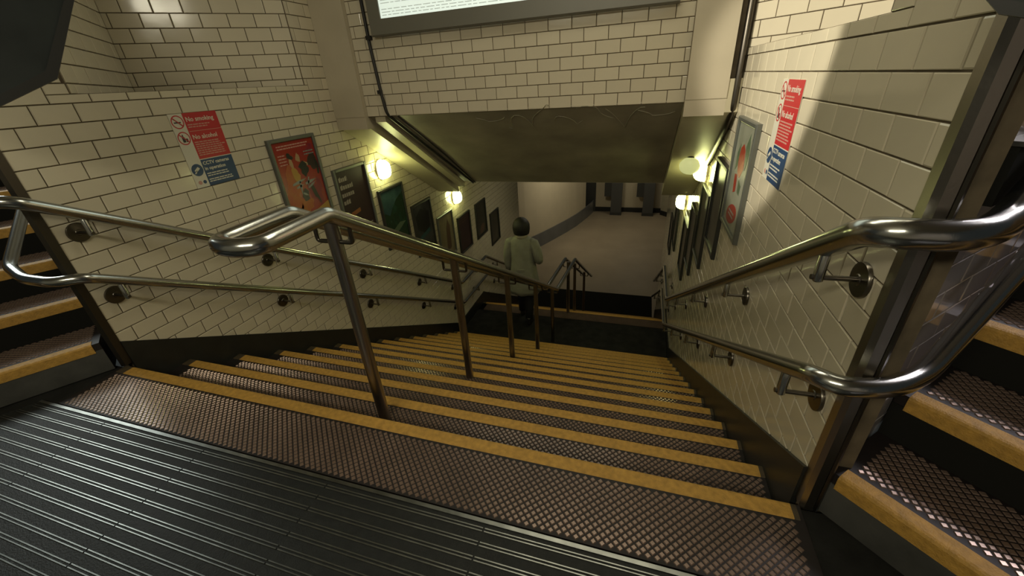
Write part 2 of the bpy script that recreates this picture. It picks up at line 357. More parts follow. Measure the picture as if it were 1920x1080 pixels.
# ------------------------------------------------------------------ cross wall above the stairs, pilasters, beams, soffit
YL = 2.2
mb = MB(); mb.prism([(-2.63, YL + 0.005, 1.062), (0.6, YL + 0.005, 1.062), (0.6, YL + 0.005, 3.0), (-2.63, YL + 0.005, 3.0)], (0, 0.15, 0))
wlin = mb.build('wall_lintel', M['grout']); tag(wlin, 'cream tiled wall above the stairs below the lit poster box', 'wall', kind='structure')
tiling(wlin, (0, YL, 0), (1, 0, 0), (0, -1, 0), courses(-2.318, 0.238, 1.062, 2.6, 1.062, 0.0825, 0.166, -0.873), seed=31)
PB = 0.965
mb = MB(); mb.box((-2.628, YL - 0.035, PB), (-2.32, YL + 0.14, 3.0)); mb.box((-2.628, YL - 0.039, PB + 0.10), (-2.32, YL - 0.034, 3.0))
tag(mb.build('pillar_cream', M['plaster']), 'smooth cream pilaster where the black cable runs down the cross wall', 'pillar', kind='structure')
mb = MB(); mb.box((0.24, YL - 0.035, PB + 0.01), (0.494, YL + 0.14, 3.0)); mb.box((0.24, YL - 0.039, PB + 0.115), (0.494, YL - 0.034, 3.0))
tag(mb.build('pillar_cream', M['plaster']), 'smooth cream pilaster above the pale globe lamp and the brightly lit niche', 'pillar', kind='structure')
def beam(x0, x1, label, ye=3.86):
    y0 = YL - 0.035; mb = MB()
    mb.prism([(x0, y0, BEAM - T * (y0 + 0.0)), (x0, ye, BEAM - T * ye), (x0, ye, BEAM + 0.4 - T * ye), (x0, y0 + 0.002, BEAM + 0.2 - T * y0)], (x1 - x0, 0, 0))
    return tag(mb.build('beam_sloping', M['beam']), label, 'beam', kind='structure')
beam(-2.628, -2.324, 'sloping boxed cream beam above the framed poster row with the dance poster')
beam(0.244, 0.573, 'sloping boxed cream beam holding the pale globe lamp')
SOF = 2.378; YE = 3.745
mb = MB(); mb.prism([(-2.32, YL, SOF - T * YL), (-2.32, YE, SOF - T * YE), (-2.32, YE, SOF + 0.3 - T * YE), (-2.32, YL + 0.2, SOF + 0.3 - T * YL)], (2.56, 0, 0))
sof = mb.build('ceiling_soffit', M['soffit']); tag(sof, 'dim grimy sloping soffit over the stairs with pale scratch marks', 'ceiling', kind='structure')
def on_soffit(x, y): return (x, y, SOF - T * y - 0.002)
for k in range(7):                          # pale scrawled scratches
    x0 = -1.35 + k * 0.215; pts = []
    for i in range(12):
        t = i / 11; pts.append(on_soffit(x0 + 0.24 * t + 0.02 * math.sin(9 * t + k), YL + 0.10 + 0.10 * math.sin(PI * t * (1 + k % 2) + k) * (0.6 + 0.4 * (k % 3)) + 0.08 * (k % 2)))
    mb = MB(); tube(mb, pts, 0.0035, 5); mb.build('scratch_mark', M['scratch'], sof)
mb = MB(); mb.prism([(-2.26, YL + 0.02, SOF - 0.055 - T * YL), (-2.26, YE - 0.03, SOF - 0.055 - T * YE), (-2.26, YE - 0.03, SOF + 0.0 - T * YE), (-2.26, YL + 0.02, SOF - T * YL)], (0.10, 0, 0))
tag(mb.build('cable_trunking', M['beam']), 'narrow cream cable trunking running down the soffit beside the black cable', 'trunking')
mb = MB(); tube(mb, smooth_path([(-2.16, YL - 0.012, 2.5), (-2.155, YL - 0.012, 1.6), (-2.135, YL - 0.012, 1.25), (-2.115, YL - 0.012, 1.075), (-2.09, YL + 0.06, SOF - 0.02 - T * (YL + 0.06)), (-2.075, 2.8, SOF - 0.018 - T * 2.8), (-2.06, YE, SOF - 0.016 - T * YE)], 0.06), 0.013, 8)
cb = mb.build('cable', M['cable'], smooth=True); tag(cb, 'thick black cable dropping down the cross wall and along the soffit', 'cable')
for z in (1.62, 1.235):
    mb = MB(); mb.box((-2.17 - (0 if z > 1.5 else -0.012), YL - 0.03, z), (-2.125, YL, z + 0.028)); mb.build('cable_clip', M['cable'], cb)
mb = MB(); tube(mb, smooth_path([(-2.03, YL + 0.02, SOF - 0.012 - T * YL), (-2.0, 2.9, SOF - 0.01 - T * 2.9), (-2.03, YE, SOF - 0.01 - T * YE)], 0.1), 0.008, 8)
tag(mb.build('cable', M['cable'], smooth=True), 'thin black cable clipped along the open soffit', 'cable')
mb = MB(); tube(mb, smooth_path([(0.545, YL - 0.03, 2.6), (0.545, YL - 0.03, 1.0), (0.545, YL + 0.1, BEAM - 0.02 - T * (YL + 0.1)), (0.55, 3.3, BEAM - 0.02 - T * 3.3)], 0.05), 0.02, 8)
tag(mb.build('conduit_pipe', M['steel_dark'], smooth=True), 'dark conduit pipe running down between the pilaster and the lit wall', 'pipe')
# flat ceiling over the half landing and the lower flight
mb = MB(); mb.box((XL - 0.1, YE, 0.15), (XR + 0.1, 7.6, 0.4)); tag(mb.build('ceiling_lower', M['soffit']), 'flat ceiling over the half landing', 'ceiling', kind='structure')
mb = MB(); mb.box((-5.0, -3.4, 3.0), (3.2, 2.5, 3.2)); tag(mb.build('ceiling', M['plaster']), 'ceiling over the ticket level landing', 'ceiling', kind='structure')
mb = MB(); mb.box((-5.2, -3.5, -0.1), (3.2, -3.3, 3.1)); tag(mb.build('wall_back', M['plaster']), 'cream wall behind the ribbed mat', 'wall', kind='structure')

# ------------------------------------------------------------------ floors
mb = MB(); mb.box((-5.2, -3.4, -0.25), (3.2, -0.012, -0.006)); tag(mb.build('floor', M['dark']), 'dark floor of the upper landing around the ribbed mat', 'floor', kind='structure')
mb = MB(); mb.box((XL - 0.05, 13 * G, Z2 - 0.25), (XR + 0.05, Y2, Z2)); tag(mb.build('floor_landing', M['dark']), 'black floor of the half landing', 'floor', kind='structure')
mb = MB(); mb.box((-12, 7.6, Z3 - 0.2), (8, 22, Z3)); tag(mb.build('floor_hall', M['hall_floor']), 'beige floor of the lower hall', 'floor', kind='structure')
mb = MB(); mb.box((XL, Y2 + 11 * G, Z3), (XR, 9.5, Z3 + 0.012)); tag(mb.build('floor_mat_dark', M['matte_black']), 'black mat at the foot of the second flight', 'mat')

# ------------------------------------------------------------------ ribbed entrance mat
mat_o = empty('entrance_mat', (0, -0.312, 0)); tag(mat_o, 'black ribbed entrance mat with thin aluminium strips', 'mat')
YM0 = -1.62
def mat_lim(yy): return -2.66 + (yy + 0.036) * math.tan(math.radians(33)) + 0.10, 0.628 - (yy + 0.008) - 0.10
y_a, y_b = -0.312, YM0
la_, ra_ = mat_lim(y_a); lb_, rb_ = mat_lim(y_b)
mb = MB(); mb.prism([(la_, 0, -0.006), (ra_, 0, -0.006), (rb_, y_b - y_a, -0.006), (lb_, y_b - y_a, -0.006)], (0, 0, 0.008)); mb.build('rubber_base', M['rubber'], mat_o)
mod = 0.612; strip_me = {}
UPROF = [(-0.0072, -0.001), (-0.0072, 0.0022), (-0.0064, 0.0032), (-0.0034, 0.0032), (-0.0026, 0.0022), (-0.0026, 0.0004), (0.0026, 0.0004), (0.0026, 0.0022), (0.0034, 0.0032), (0.0064, 0.0032), (0.0072, 0.0022), (0.0072, -0.001)]
for k in range(30):
    yy = -0.030 - k * 0.0442; l0, l1 = mat_lim(y_a + yy); l0 += 0.02; l1 -= 0.02
    for j in range(-4, 11):
        a = -2.22 + (j - 1) * mod + 0.003; b = a + mod - 0.006
        a, b = max(a, l0), min(b, l1)
        if b - a < 0.03: continue
        key = (round(b - a, 3))
        if key not in strip_me:
            q = MB(); h = (b - a) / 2; n_ = len(UPROF)
            q.add([(-h, p[0], p[1]) for p in UPROF] + [(h, p[0], p[1]) for p in UPROF], [(i, i + 1, n_ + i + 1, n_ + i) for i in range(n_ - 1)])
            me = mesh('mat_strip', q.v, q.f); me.materials.append(M['alu']); me.materials.append(M['rubber'])
            for i in (4, 5, 6): me.polygons[i].material_index = 1
            strip_me[key] = me
        o = link('mat_strip', strip_me[key], M['alu'], mat_o); o.location = ((a + b) / 2, yy, 0.0018)
mb = MB(); mb.box((la_, -0.010, 0.0), (ra_, 0.003, 0.006)); mb.build('edge_strip', M['alu'], mat_o)

# ------------------------------------------------------------------ staircases
PXS, HS, HD = 0.0265, 0.0103, 0.0026
def stud_verts(cx_, cy_, z=0.0):
    a, b = HS, HS * 0.74
    return [(cx_ + a, cy_, z), (cx_, cy_ + a, z), (cx_ - a, cy_, z), (cx_, cy_ - a, z), (cx_ + b, cy_, z + HD), (cx_, cy_ + b, z + HD), (cx_ - b, cy_, z + HD), (cx_, cy_ - b, z + HD)]
STUD_F = [(4, 5, 6, 7), (0, 1, 5, 4), (1, 2, 6, 5), (2, 3, 7, 6), (3, 0, 4, 7)]
def stud_grid(x0, x1, y0, y1):
    out = []; r = 0; y = y0 + HS
    while y < y1 - HS + 1e-6:
        x = x0 + HS + (PXS / 2 if r % 2 else 0)
        while x < x1 - HS: out.append((x, y)); x += PXS
        y += PXS / 2; r += 1
    return out
def stud_mesh(pts):
    mb = MB()
    for (x, y) in pts: mb.add(stud_verts(x, y), STUD_F)
    return mesh('tread_studs', mb.v, mb.f)
SWN = 0.058
NX0, NX1 = -2.561, 0.547
def nosing_mesh(x0, x1, w_=SWN, h=0.045):      # rounded yellow edge, front at y=0, top at z=0
    mb = MB(); prof = [(-w_, 0.0005), (-w_ + 0.003, 0.003), (-0.010, 0.003), (-0.003, 0.0005), (0.002, -0.006), (0.002, -h), (-0.004, -h), (-0.004, -0.004), (-w_, -0.004)]
    mb.prism([(x0, y, z) for (y, z) in prof], (x1 - x0, 0, 0)); return mesh('nosing_strip', mb.v, mb.f)
def flight(name, label, n, y0, z0, width=(XL, XR), first_depth=None):
    st = empty(name, (0, y0, z0)); tag(st, label, 'staircase')
    body = MB(); body.box((width[0], -G + 0.0, -R - 0.12), (width[1], -0.003, 0.0)); bme = mesh('step', body.v, body.f)
    nme = nosing_mesh(NX0, NX1); dme = nosing_mesh(NX1, width[1] - 0.012); dme2 = nosing_mesh(width[0] + 0.012, NX0)
    pts = stud_grid(width[0] + 0.10, width[1] - 0.02, -G + 0.004, -SWN - 0.002)
    sme = stud_mesh(pts)
    for i in range(n):
        if i == 0 and first_depth:
            b0 = MB(); b0.box((width[0], -first_depth, -R - 0.12), (width[1], -0.003, 0)); stp = link('step', mesh('step', b0.v, b0.f), M['plate'], st)
        else: stp = link('step', bme, M['plate'], st)
        stp.location = (0, i * G, -i * R)
        link('nosing_strip', nme, M['yellow'], stp); link('nosing_end', dme, M['nosing_dim'], stp); link('nosing_end', dme2, M['nosing_dim'], stp)
        if i == 0 and first_depth:
            allp = stud_grid(width[0] + 0.03, width[1] - 0.02, -first_depth + 0.004, -SWN - 0.002)
            allp.sort(key=lambda p: -px_area([(p[0] - HS, y0 + p[1], z0), (p[0], y0 + p[1] - HS, z0), (p[0] + HS, y0 + p[1], z0), (p[0], y0 + p[1] + HS, z0)]))
            one = mesh('stud', stud_verts(0, 0), STUD_F)
            for p in allp[:300]:
                s_ = link('stud', one, M['stud'], stp); s_.location = (p[0], p[1], 0)
            tag(link('tread_studs', stud_mesh(allp[300:]), M['stud'], stp), kind='stuff')
        else: tag(link('tread_studs', sme, M['stud'], stp), kind='stuff')
    return st
flight('staircase', 'wide staircase of diamond studded treads with yellow edges leading down', 14, 0, 0, first_depth=0.30)
flight('staircase', 'second flight dropping away beyond the half landing where the person walks', 12, Y2, Z2)

def side_flight(name, label, p0, along, climb, n, w_):
    """p0: inner end of the first nosing; along: direction of the nosing away from the wall; climb: uphill direction"""
    along, climb = Vector((*along, 0)).normalized(), Vector((*climb, 0)).normalized()
    st = empty(name, (p0[0], p0[1], 0)); tag(st, label, 'staircase')
    rot = Matrix((along, -climb, UP)).transposed().to_4x4() if along.cross(-climb).z > 0 else None
    sgn = 1
    if rot is None: rot = Matrix((-along, -climb, UP)).transposed().to_4x4(); sgn = -1
    a0, a1 = (0.0, w_) if sgn > 0 else (-w_, 0.0)
    e = 0.03
    bm = MB(); bm.box((a0, -G - 0.02, -R), (a1, -0.004, 0.0)); bme = mesh('step', bm.v, bm.f)
    rb = MB(); rb.box((a0, -0.004, -R), (a1, -0.001, -0.04)); rme = mesh('riser', rb.v, rb.f); rme0 = mesh('riser', rb.v, rb.f)
    nme = nosing_mesh(a0 + (e if sgn > 0 else 0), a1 - (e if sgn < 0 else 0), 0.05, 0.05)
    pts = stud_grid(a0 + 0.03, a1 - 0.03, -G + 0.004, -0.053); sme = stud_mesh(pts)
    for i in range(n):
        stp = link('step', bme, M['plate'], st); stp.matrix_local = Matrix.Translation(climb * (i * G) + UP * ((i + 1) * R)) @ rot
        link('nosing_strip', nme, M['yellow'], stp); tag(link('tread_studs', sme, M['stud'], stp), kind='stuff')
        link('riser', rme0 if i == 0 else rme, M['riser'] if i == 0 else M['matte_black'], stp)
    return st
A38 = math.radians(33)
side_flight('staircase', 'side flight of dark steps climbing away behind the dance poster wall', (-2.66, -0.036), (-math.sin(A38), -math.cos(A38)), (-math.cos(A38), math.sin(A38)), 9, 2.3)
side_flight('staircase', 'side flight of studded steps climbing beside the steel corner guard', (0.612, 0.008), (1, -1), (1, 1), 9, 2.2)

# ------------------------------------------------------------------ handrails
def wall_bracket(parent, x_rail, x_wall, y, zr, r_rail, drop=0.095):
    """stem under the rail, arm to the wall, round plate on the tiles"""
    d = 1 if x_wall > x_rail else -1
    mb = MB(); mb.lathe((x_rail, y, zr - drop - 0.012), (0, 0, 1), [(0.010, 0), (0.0135, 0.004), (0.0135, drop - r_rail + 0.014), (0.011, drop - r_rail + 0.018)], 12)
    b = set_smooth_by_angle(mb.build('bracket', M['steel'], parent))
    mb = MB(); tube(mb, [(x_rail - d * 0.018, y, zr - drop), (x_wall, y, zr - drop)], 0.0075, 10); set_smooth_by_angle(mb.build('bracket_arm', M['iron'], b))
    mb = MB(); mb.lathe((x_wall - d * 0.001, y, zr - drop), (-d, 0, 0), [(0.048, 0), (0.048, 0.008), (0.0465, 0.010), (0.016, 0.0115), (0.014, 0.014)], 24); set_smooth_by_angle(mb.build('wall_plate', M['iron'], b))
def rail_thing(name, label, pts, r, m='steel', rad=0.045, group=None):
    root = empty(name, tuple(pts[0])); tag(root, label, 'handrail', group)
    mb = MB(); tube(mb, [p - Vector(pts[0]) for p in smooth_path(pts, rad)], r, 18); rl = mb.build('rail', M[m], root); set_smooth_by_angle(rl, 60)
    return root
YB = (0.12, 1.04, 2.0, 2.98, 3.85); 
XRL, XRR = XL + 0.10, XR - 0.10
CU = 0.908; CLO = 0.530
def zr_(c, y): return c - T * y
def side_rail(x, wall, c, r, bends, label, ybr=YB):
    yk = (c - (Z2 + c)) / T; yk = -Z2 / T                 # where the slope meets the landing rail height
    zk = Z2 + c
    pts = bends + [(x, yk + 0.0, zk), (x, Y2 + 0.08, zk), (x, 7.4, zk - T * (7.4 - Y2 - 0.08))]
    root = rail_thing('handrail', label, [Vector(p) for p in pts], r)
    off = Vector(pts[0])
    tmp = []
    for y in ybr: tmp.append((y, zr_(c, y)))
    tmp += [(4.6, zk), (5.6, zk - T * (5.6 - Y2 - 0.08)), (6.6, zk - T * (6.6 - Y2 - 0.08))]
    for (y, z) in tmp: wall_bracket(root, x - off.x, wall - off.x, y - off.y, z - off.z, r)
    return root
c38, s38 = math.cos(math.radians(48)), math.sin(math.radians(48))
def climb_pts(p, dx, dy, L): return [(p[0] + dx * L, p[1] + dy * L, p[2] + T * L), p]
q = (0.745, 0.045, 0.945)
side_rail(XRR, XR, CU + 0.008, 0.0325, climb_pts(q, s2, s2, 1.9) + [(0.665, -0.035, 0.940), (0.60, -0.06, 0.938), (0.51, -0.06, 0.940), (XRR, -0.022, 0.929)], 'upper polished handrail bending round the steel corner guard')
q = (0.735, 0.036, 0.540)
side_rail(XRR, XR, CLO - 0.01, 0.0255, climb_pts(q, s2, s2, 1.9) + [(0.665, -0.020, 0.535), (0.60, -0.050, 0.534), (0.52, -0.06, 0.536), (XRR, -0.02, 0.532)], 'lower handrail bending round the steel corner guard')
q = (-3.05, -0.09, 0.99)
side_rail(XRL, XL, CU - 0.01, 0.0275, climb_pts(q, -c38, s38, 1.8) + [(-2.80, -0.14, 0.955), (-2.58, -0.12, 0.95), (XRL, -0.06, 0.934)], 'upper handrail on the wall of the dance poster')
q = (-2.92, -0.065, 0.605)
side_rail(XRL, XL, CLO + 0.018, 0.0255, climb_pts(q, -c38, s38, 1.8) + [(-2.76, -0.10, 0.570), (-2.60, -0.075, 0.552), (XRL, 0.0, 0.548)], 'lower handrail on the wall of the dance poster')

XC, HSP, RRC = -1.096, 0.08, 0.028
PZ = 0.925
def twin_rail(label):
    """two parallel rails joined by a U at the top, level over the half landing, carried by single posts"""
    off = Vector((XC, 0.135, -R)); root = empty('double_handrail', off); tag(root, label, 'handrail')
    lv = Z2 + 0.945; sh = 0.085                 # the level stretch drifts sideways a little
    def line(sx): return [Vector(p) for p in ((XC + sx, 0.045, 0.898), (XC + sx, (PZ - lv) / T, lv), (XC + sx + sh, Y2 + 0.06, lv + 0.012), (XC + sx + sh, 7.6, lv - T * (7.6 - Y2 - 0.06)))]
    ye, zp = -0.215, 0.892
    U = [Vector((XC + HSP * math.cos(a), ye - HSP * 0.55 * math.sin(a), zp)) for a in [PI * k / 10 for k in range(11)]]
    rgt = smooth_path([U[0] + Vector((0, 0.03, 0.001))] + line(HSP), 0.022, 5); lft = smooth_path([U[-1] + Vector((0, 0.03, 0.001))] + line(-HSP), 0.022, 5)
    mb = MB(); tube(mb, [p - off for p in list(reversed(rgt)) + U + lft], RRC, 18); set_smooth_by_angle(mb.build('rail', M['steel'], root), 60)
    P_ = [(XC, y, -math.ceil((y - 0.004) / G) * R, PZ - T * y) for y in (0.135, 1.075, 2.06, 3.06)] + [(XC, 3.98, Z2, lv + 0.01)]
    P_ += [(XC + sh - 0.008, 4.90, Z2, lv + 0.012), (XC + sh, 5.55, Z2 - 3 * R, lv - T * 0.52), (XC + sh, 6.9, Z2 - 7 * R, lv - T * 1.87)]
    for (xc, y, zb, zrail) in P_:
        mb = MB(); tube(mb, [Vector((xc, y, zb)) - off, Vector((xc, y, zrail + 0.005)) - off], 0.0265, 16); ps = mb.build('post', M['steel_brushed'], root); set_smooth_by_angle(ps, 60)
        mb = MB(); tube(mb, smooth_path([Vector((xc - HSP, y, zrail - RRC * 0.9)) - off, Vector((xc - HSP, y, zrail - 0.085)) - off, Vector((xc + HSP, y, zrail - 0.085)) - off, Vector((xc + HSP, y, zrail - RRC * 0.9)) - off], 0.012, 3), 0.0085, 10)
        set_smooth_by_angle(mb.build('bracket', M['iron'], ps))
twin_rail('twin polished handrail on single posts down the middle of the studded stairs')

# ------------------------------------------------------------------ wall lamps
def bulkhead(x, inn, y, z, label, power, wdt=0.075, hgt=0.105):
    root = empty('wall_lamp', (x, y, z)); tag(root, label, 'lamp', 'bulkhead lamps along the stairs')
    mb = MB(); mb.prism([(0, wdt * 0.98 * math.cos(a), hgt * 0.98 * math.sin(a)) for a in [2 * PI * k / 24 for k in range(24)]], (inn * 0.022, 0, 0)); mb.build('base', M['plaster'], root)
    mb = MB(); base = []
    N, K = 24, 7
    for k in range(K):
        f = k / (K - 1); ang = f * PI / 2; rr = math.cos(ang) ** 0.6 if k < K - 1 else 0.02
        for j in range(N):
            a = 2 * PI * j / N; ca, sa = math.cos(a), math.sin(a)
            e = (abs(ca) ** 3 + abs(sa) ** 3) ** (-1 / 3)
            mb.v.append(Vector((inn * (0.022 + 0.10 * math.sin(ang)), wdt * rr * ca * e * 0.92, hgt * rr * sa * e * 0.92)))
    for k in range(K - 1):
        for j in range(N):
            f = (k * N + j, k * N + (j + 1) % N, (k + 1) * N + (j + 1) % N, (k + 1) * N + j); mb.f.append(f if inn > 0 else tuple(reversed(f)))
    f = tuple(range((K - 1) * N, K * N)); mb.f.append(f if inn > 0 else tuple(reversed(f)))
    mb.build('diffuser', M['glow'], root, smooth=True)
bulkhead(XL, 1, 2.64, 0.525, 'glowing oval wall lamp between the maroon text poster and the sloping beam', 6.5)
bulkhead(XL, 1, 4.29, -0.205, 'glowing wall lamp above the pale beige poster at the half landing', 7.0)
bulkhead(XR, -1, 3.0, 0.44, 'glowing oval wall lamp beside the pale globe lamp', 6.5)
bulkhead(XR, -1, 4.38, -0.23, 'glowing wall lamp below the pale globe lamp at the half landing', 7.0)
# pale globe lamp under the beam
dm = empty('globe_lamp', (0.40, 2.86, BEAM - T * 2.86)); tag(dm, 'round pale dimly glowing globe lamp under the sloping beam', 'lamp')
nb = Vector((0, -T, -1)).normalized()
dtilt = Vector((-0.18, -0.75, -0.62)).normalized()
mb = MB(); mb.lathe((0, 0, 0.02), (0, 0, -1), [(0.030, 0), (0.030, 0.035)], 16); mb.build('mount', M['steel_dark'], dm)
mb = MB(); mb.lathe((0, 0.0, -0.072), dtilt, [(0.03, -0.05), (0.075, -0.03), (0.088, 0.0), (0.078, 0.030), (0.050, 0.052), (0.01, 0.062)], 28); set_smooth_by_angle(mb.build('dome', M['lamp_off'], dm), 60)

# ------------------------------------------------------------------ light box on the cross wall
lb = empty('poster_lightbox', (-0.95, YL, 1.632)); tag(lb, 'large backlit poster box on the tiled cross wall', 'lightbox'); 
LX0, LX1, LH, LD = -2.085 + 0.95, 0.14 + 0.95, 1.15, 0.075
mb = MB(); prof = []
def frame_ring(mb, x0, x1, z0, z1, w_, y_back, y_front):
    o_ = [(x0, z0), (x1, z0), (x1, z1), (x0, z1)]; i_ = [(x0 + w_, z0 + w_), (x1 - w_, z0 + w_), (x1 - w_, z1 - w_), (x0 + w_, z1 - w_)]
    b = 0.008; of = [(x0 + b, z0 + b), (x1 - b, z0 + b), (x1 - b, z1 - b), (x0 + b, z1 - b)]
    vs_ = [(p[0], y_back, p[1]) for p in o_] + [(p[0], y_front + b, p[1]) for p in o_] + [(p[0], y_front, p[1]) for p in of] + [(p[0], y_front, p[1]) for p in i_] + [(p[0], y_back, p[1]) for p in i_]
    fs = []
    for ring in range(4):
        for k in range(4): fs.append((ring * 4 + k, ring * 4 + (k + 1) % 4, ring * 4 + 4 + (k + 1) % 4, ring * 4 + 4 + k))
    mb.add(vs_, fs)
frame_ring(mb, LX0, LX1, 0.0, LH, 0.108, -0.002, -LD); mb.build('frame', M['box_grey'], lb)
mb = MB(); mb.box((LX0 + 0.09, -LD + 0.012, 0.09), (LX1 - 0.09, -0.005, LH - 0.09)); pn = mb.build('backlit_panel', M['box_panel'], lb)
for k in range(6):
    zz = 0.125 + k * 0.018 + (0.02 if k > 2 else 0)
    mb = MB(); x = LX0 + 0.125
    while x < LX0 + 1.15 - 0.12 * (k % 3):
        l_ = rnd.uniform(0.02, 0.075); mb.box((x, -LD + 0.0105, zz), (x + l_, -LD + 0.0122, zz + 0.006)); x += l_ + 0.012
    tag(mb.build('print_line', M['box_ink'], pn), kind='stuff')

# ------------------------------------------------------------------ notices and posters
def text(body, size, loc, parent, m, rot, name='lettering', bold=0.0, sx=1.0):
    c = bpy.data.curves.new(name, 'FONT'); c.body = body; c.size = size; c.extrude = 0.0003; c.resolution_u = 2; c.offset = bold; c.align_x = 'LEFT'; c.align_y = 'CENTER'
    o = bpy.data.objects.new(name, c); col.objects.link(o); c.materials.append(m); 
    me = bpy.data.meshes.new_from_object(o); bpy.data.objects.remove(o); o = link(name, me, m, parent); o.location = loc; o.rotation_euler = rot; return o
def on_wall(inn):                            # local frame: a = reading direction along the wall, z up, d = out of the wall
    if inn > 0: return lambda a, z, d=0.0: Vector((d, a, z)), (PI / 2, 0, PI / 2)
    return lambda a, z, d=0.0: Vector((-d, -a, z)), (PI / 2, 0, -PI / 2)
def plate(parent, F, name, a0, a1, z0, z1, d0, d1, m):
    mb = MB(); mb.prism([F(a0, z0, d0), F(a1, z0, d0), F(a1, z1, d0), F(a0, z1, d0)], F(0, 0, d1 - d0)); return mb.build(name, m, parent)
def shape(parent, F, name, pts, d, m, th=0.0008):
    mb = MB(); mb.prism([F(a, z, d) for (a, z) in pts], F(0, 0, th)); return mb.build(name, m, parent)
def ell(ca, cz_, ra, rz_, n=16, tilt=0.0):
    return [(ca + ra * math.cos(t) * math.cos(tilt) - rz_ * math.sin(t) * math.sin(tilt), cz_ + ra * math.cos(t) * math.sin(tilt) + rz_ * math.sin(t) * math.cos(tilt)) for t in [2 * PI * k / n for k in range(n)]]
def ring(parent, F, name, ca, cz_, r0, r1, d, m):
    mb = MB(); N = 28
    for k in range(N):
        t = 2 * PI * k / N; mb.v += [F(ca + r0 * math.cos(t), cz_ + r0 * math.sin(t), d), F(ca + r1 * math.cos(t), cz_ + r1 * math.sin(t), d)]
    mb.f = [(2 * k, 2 * k + 1, 2 * ((k + 1) % N) + 1, 2 * ((k + 1) % N)) for k in range(N)]; return mb.build(name, m, parent)
def rows(parent, F, name, a0, a1, z1, dz, n, h, d, m, ragged=0.3, gap=True):
    for k in range(n):
        mb = MB(); a = a0; e = a1 - rnd.uniform(0, ragged) * (a1 - a0) * (1 if k < n - 1 else 1.6)
        while a < e:
            l_ = min(rnd.uniform(0.012, 0.032), e - a); mb.prism([F(a, z1 - k * dz, d), F(a + l_, z1 - k * dz, d), F(a + l_, z1 - k * dz - h, d), F(a, z1 - k * dz - h, d)], F(0, 0, 0.0004)); a += l_ + 0.004
        tag(mb.build(name, m, parent), kind='stuff')
def notice(x, inn, a_at, z0, label):
    root = empty('rules_notice', (x, a_at, z0)); tag(root, label, 'sign'); F, rot = on_wall(inn); W, H, ws = 0.30, 0.425, 0.083
    plate(root, F, 'backing', 0, W, 0, H, 0.0, 0.003, M['white'])
    rd = plate(root, F, 'red_panel', ws, W, 0.163, H, 0.003, 0.0036, M['red']); bl = plate(root, F, 'blue_panel', ws, W, 0.0, 0.158, 0.003, 0.0036, M['blue'])
    plate(root, F, 'divider', ws + 0.006, W, H - 0.103, H - 0.1005, 0.0036, 0.0040, M['pink'])
    tx = lambda s_, sz, a, z, par, b=0.0004: text(s_, sz, F(a, z, 0.0040), par, M['white'], rot, bold=b)
    tx('No smoking', 0.036, ws + 0.010, H - 0.036, root, 0.0006); tx('No alcohol', 0.036, ws + 0.010, H - 0.136, root, 0.0006)
    tx('CCTV cameras', 0.029, ws + 0.008, 0.135, root, 0.0006); tx('in operation', 0.029, ws + 0.008, 0.103, root, 0.0006)
    rows(root, F, 'fine_print', ws + 0.010, W - 0.05, H - 0.062, 0.013, 2, 0.006, 0.0036, M['pink'])
    rows(root, F, 'fine_print', ws + 0.010, W - 0.012, H - 0.162, 0.0125, 7, 0.006, 0.0036, M['pink'], 0.2)
    rows(root, F, 'fine_print', ws + 0.010, W - 0.03, 0.076, 0.0135, 2, 0.006, 0.0036, M['white'], 0.2); rows(root, F, 'fine_print', ws + 0.010, W - 0.03, 0.040, 0.0125, 2, 0.006, 0.0036, M['white'], 0.2)
    for (zc, kind) in ((H - 0.045, 0), (H - 0.135, 1)):
        ca = 0.042
        ring(root, F, 'prohibition_ring', ca, zc, 0.031, 0.037, 0.0034, M['red'])
        if kind == 0:
            shape(root, F, 'cigarette_symbol', [(ca - 0.022, zc - 0.006), (ca + 0.018, zc - 0.006), (ca + 0.018, zc + 0.001), (ca - 0.022, zc + 0.001)], 0.003, M['ink'])
        else:
            shape(root, F, 'bottle_symbol', [(ca - 0.012, zc - 0.022), (ca + 0.004, zc - 0.022), (ca + 0.004, zc + 0.004), (ca - 0.001, zc + 0.010), (ca - 0.001, zc + 0.022), (ca - 0.007, zc + 0.022), (ca - 0.007, zc + 0.010), (ca - 0.012, zc + 0.004)], 0.003, M['ink'])
            shape(root, F, 'can_symbol', [(ca + 0.008, zc - 0.022), (ca + 0.020, zc - 0.022), (ca + 0.020, zc - 0.002), (ca + 0.008, zc - 0.002)], 0.003, M['ink'])
        mb = MB(); c, s_ = 0.7071, 0.7071
        q = [(-0.032, 0.0028), (0.032, 0.0028), (0.032, -0.0028), (-0.032, -0.0028)]
        shape(root, F, 'prohibition_bar', [(ca + p[0] * c + p[1] * s_, zc - p[0] * s_ + p[1] * c) for p in q], 0.0038, M['red'])
    zc = 0.105; shape(root, F, 'camera_badge', ell(0.043, zc, 0.036, 0.036, 28), 0.003, M['blue'])
    shape(root, F, 'camera_symbol', [(0.022, zc - 0.002), (0.050, zc + 0.018), (0.060, zc + 0.006), (0.034, zc - 0.012)], 0.0039, M['white']); shape(root, F, 'camera_symbol', [(0.018, zc - 0.020), (0.028, zc - 0.020), (0.040, zc - 0.004), (0.034, zc + 0.000)], 0.0039, M['white'])
    shape(root, F, 'small_badge', ell(0.030, 0.030, 0.012, 0.012, 16), 0.003, M['pink']); shape(root, F, 'small_badge', ell(0.060, 0.030, 0.011, 0.011, 16), 0.003, M['blue'])
    return root
notice(XL, 1, 0.762, 0.787, 'red and navy rules notice on the wall of the dance poster')
notice(XR, -1, 1.245, 0.775, 'red and navy rules notice below the brightly lit niche')

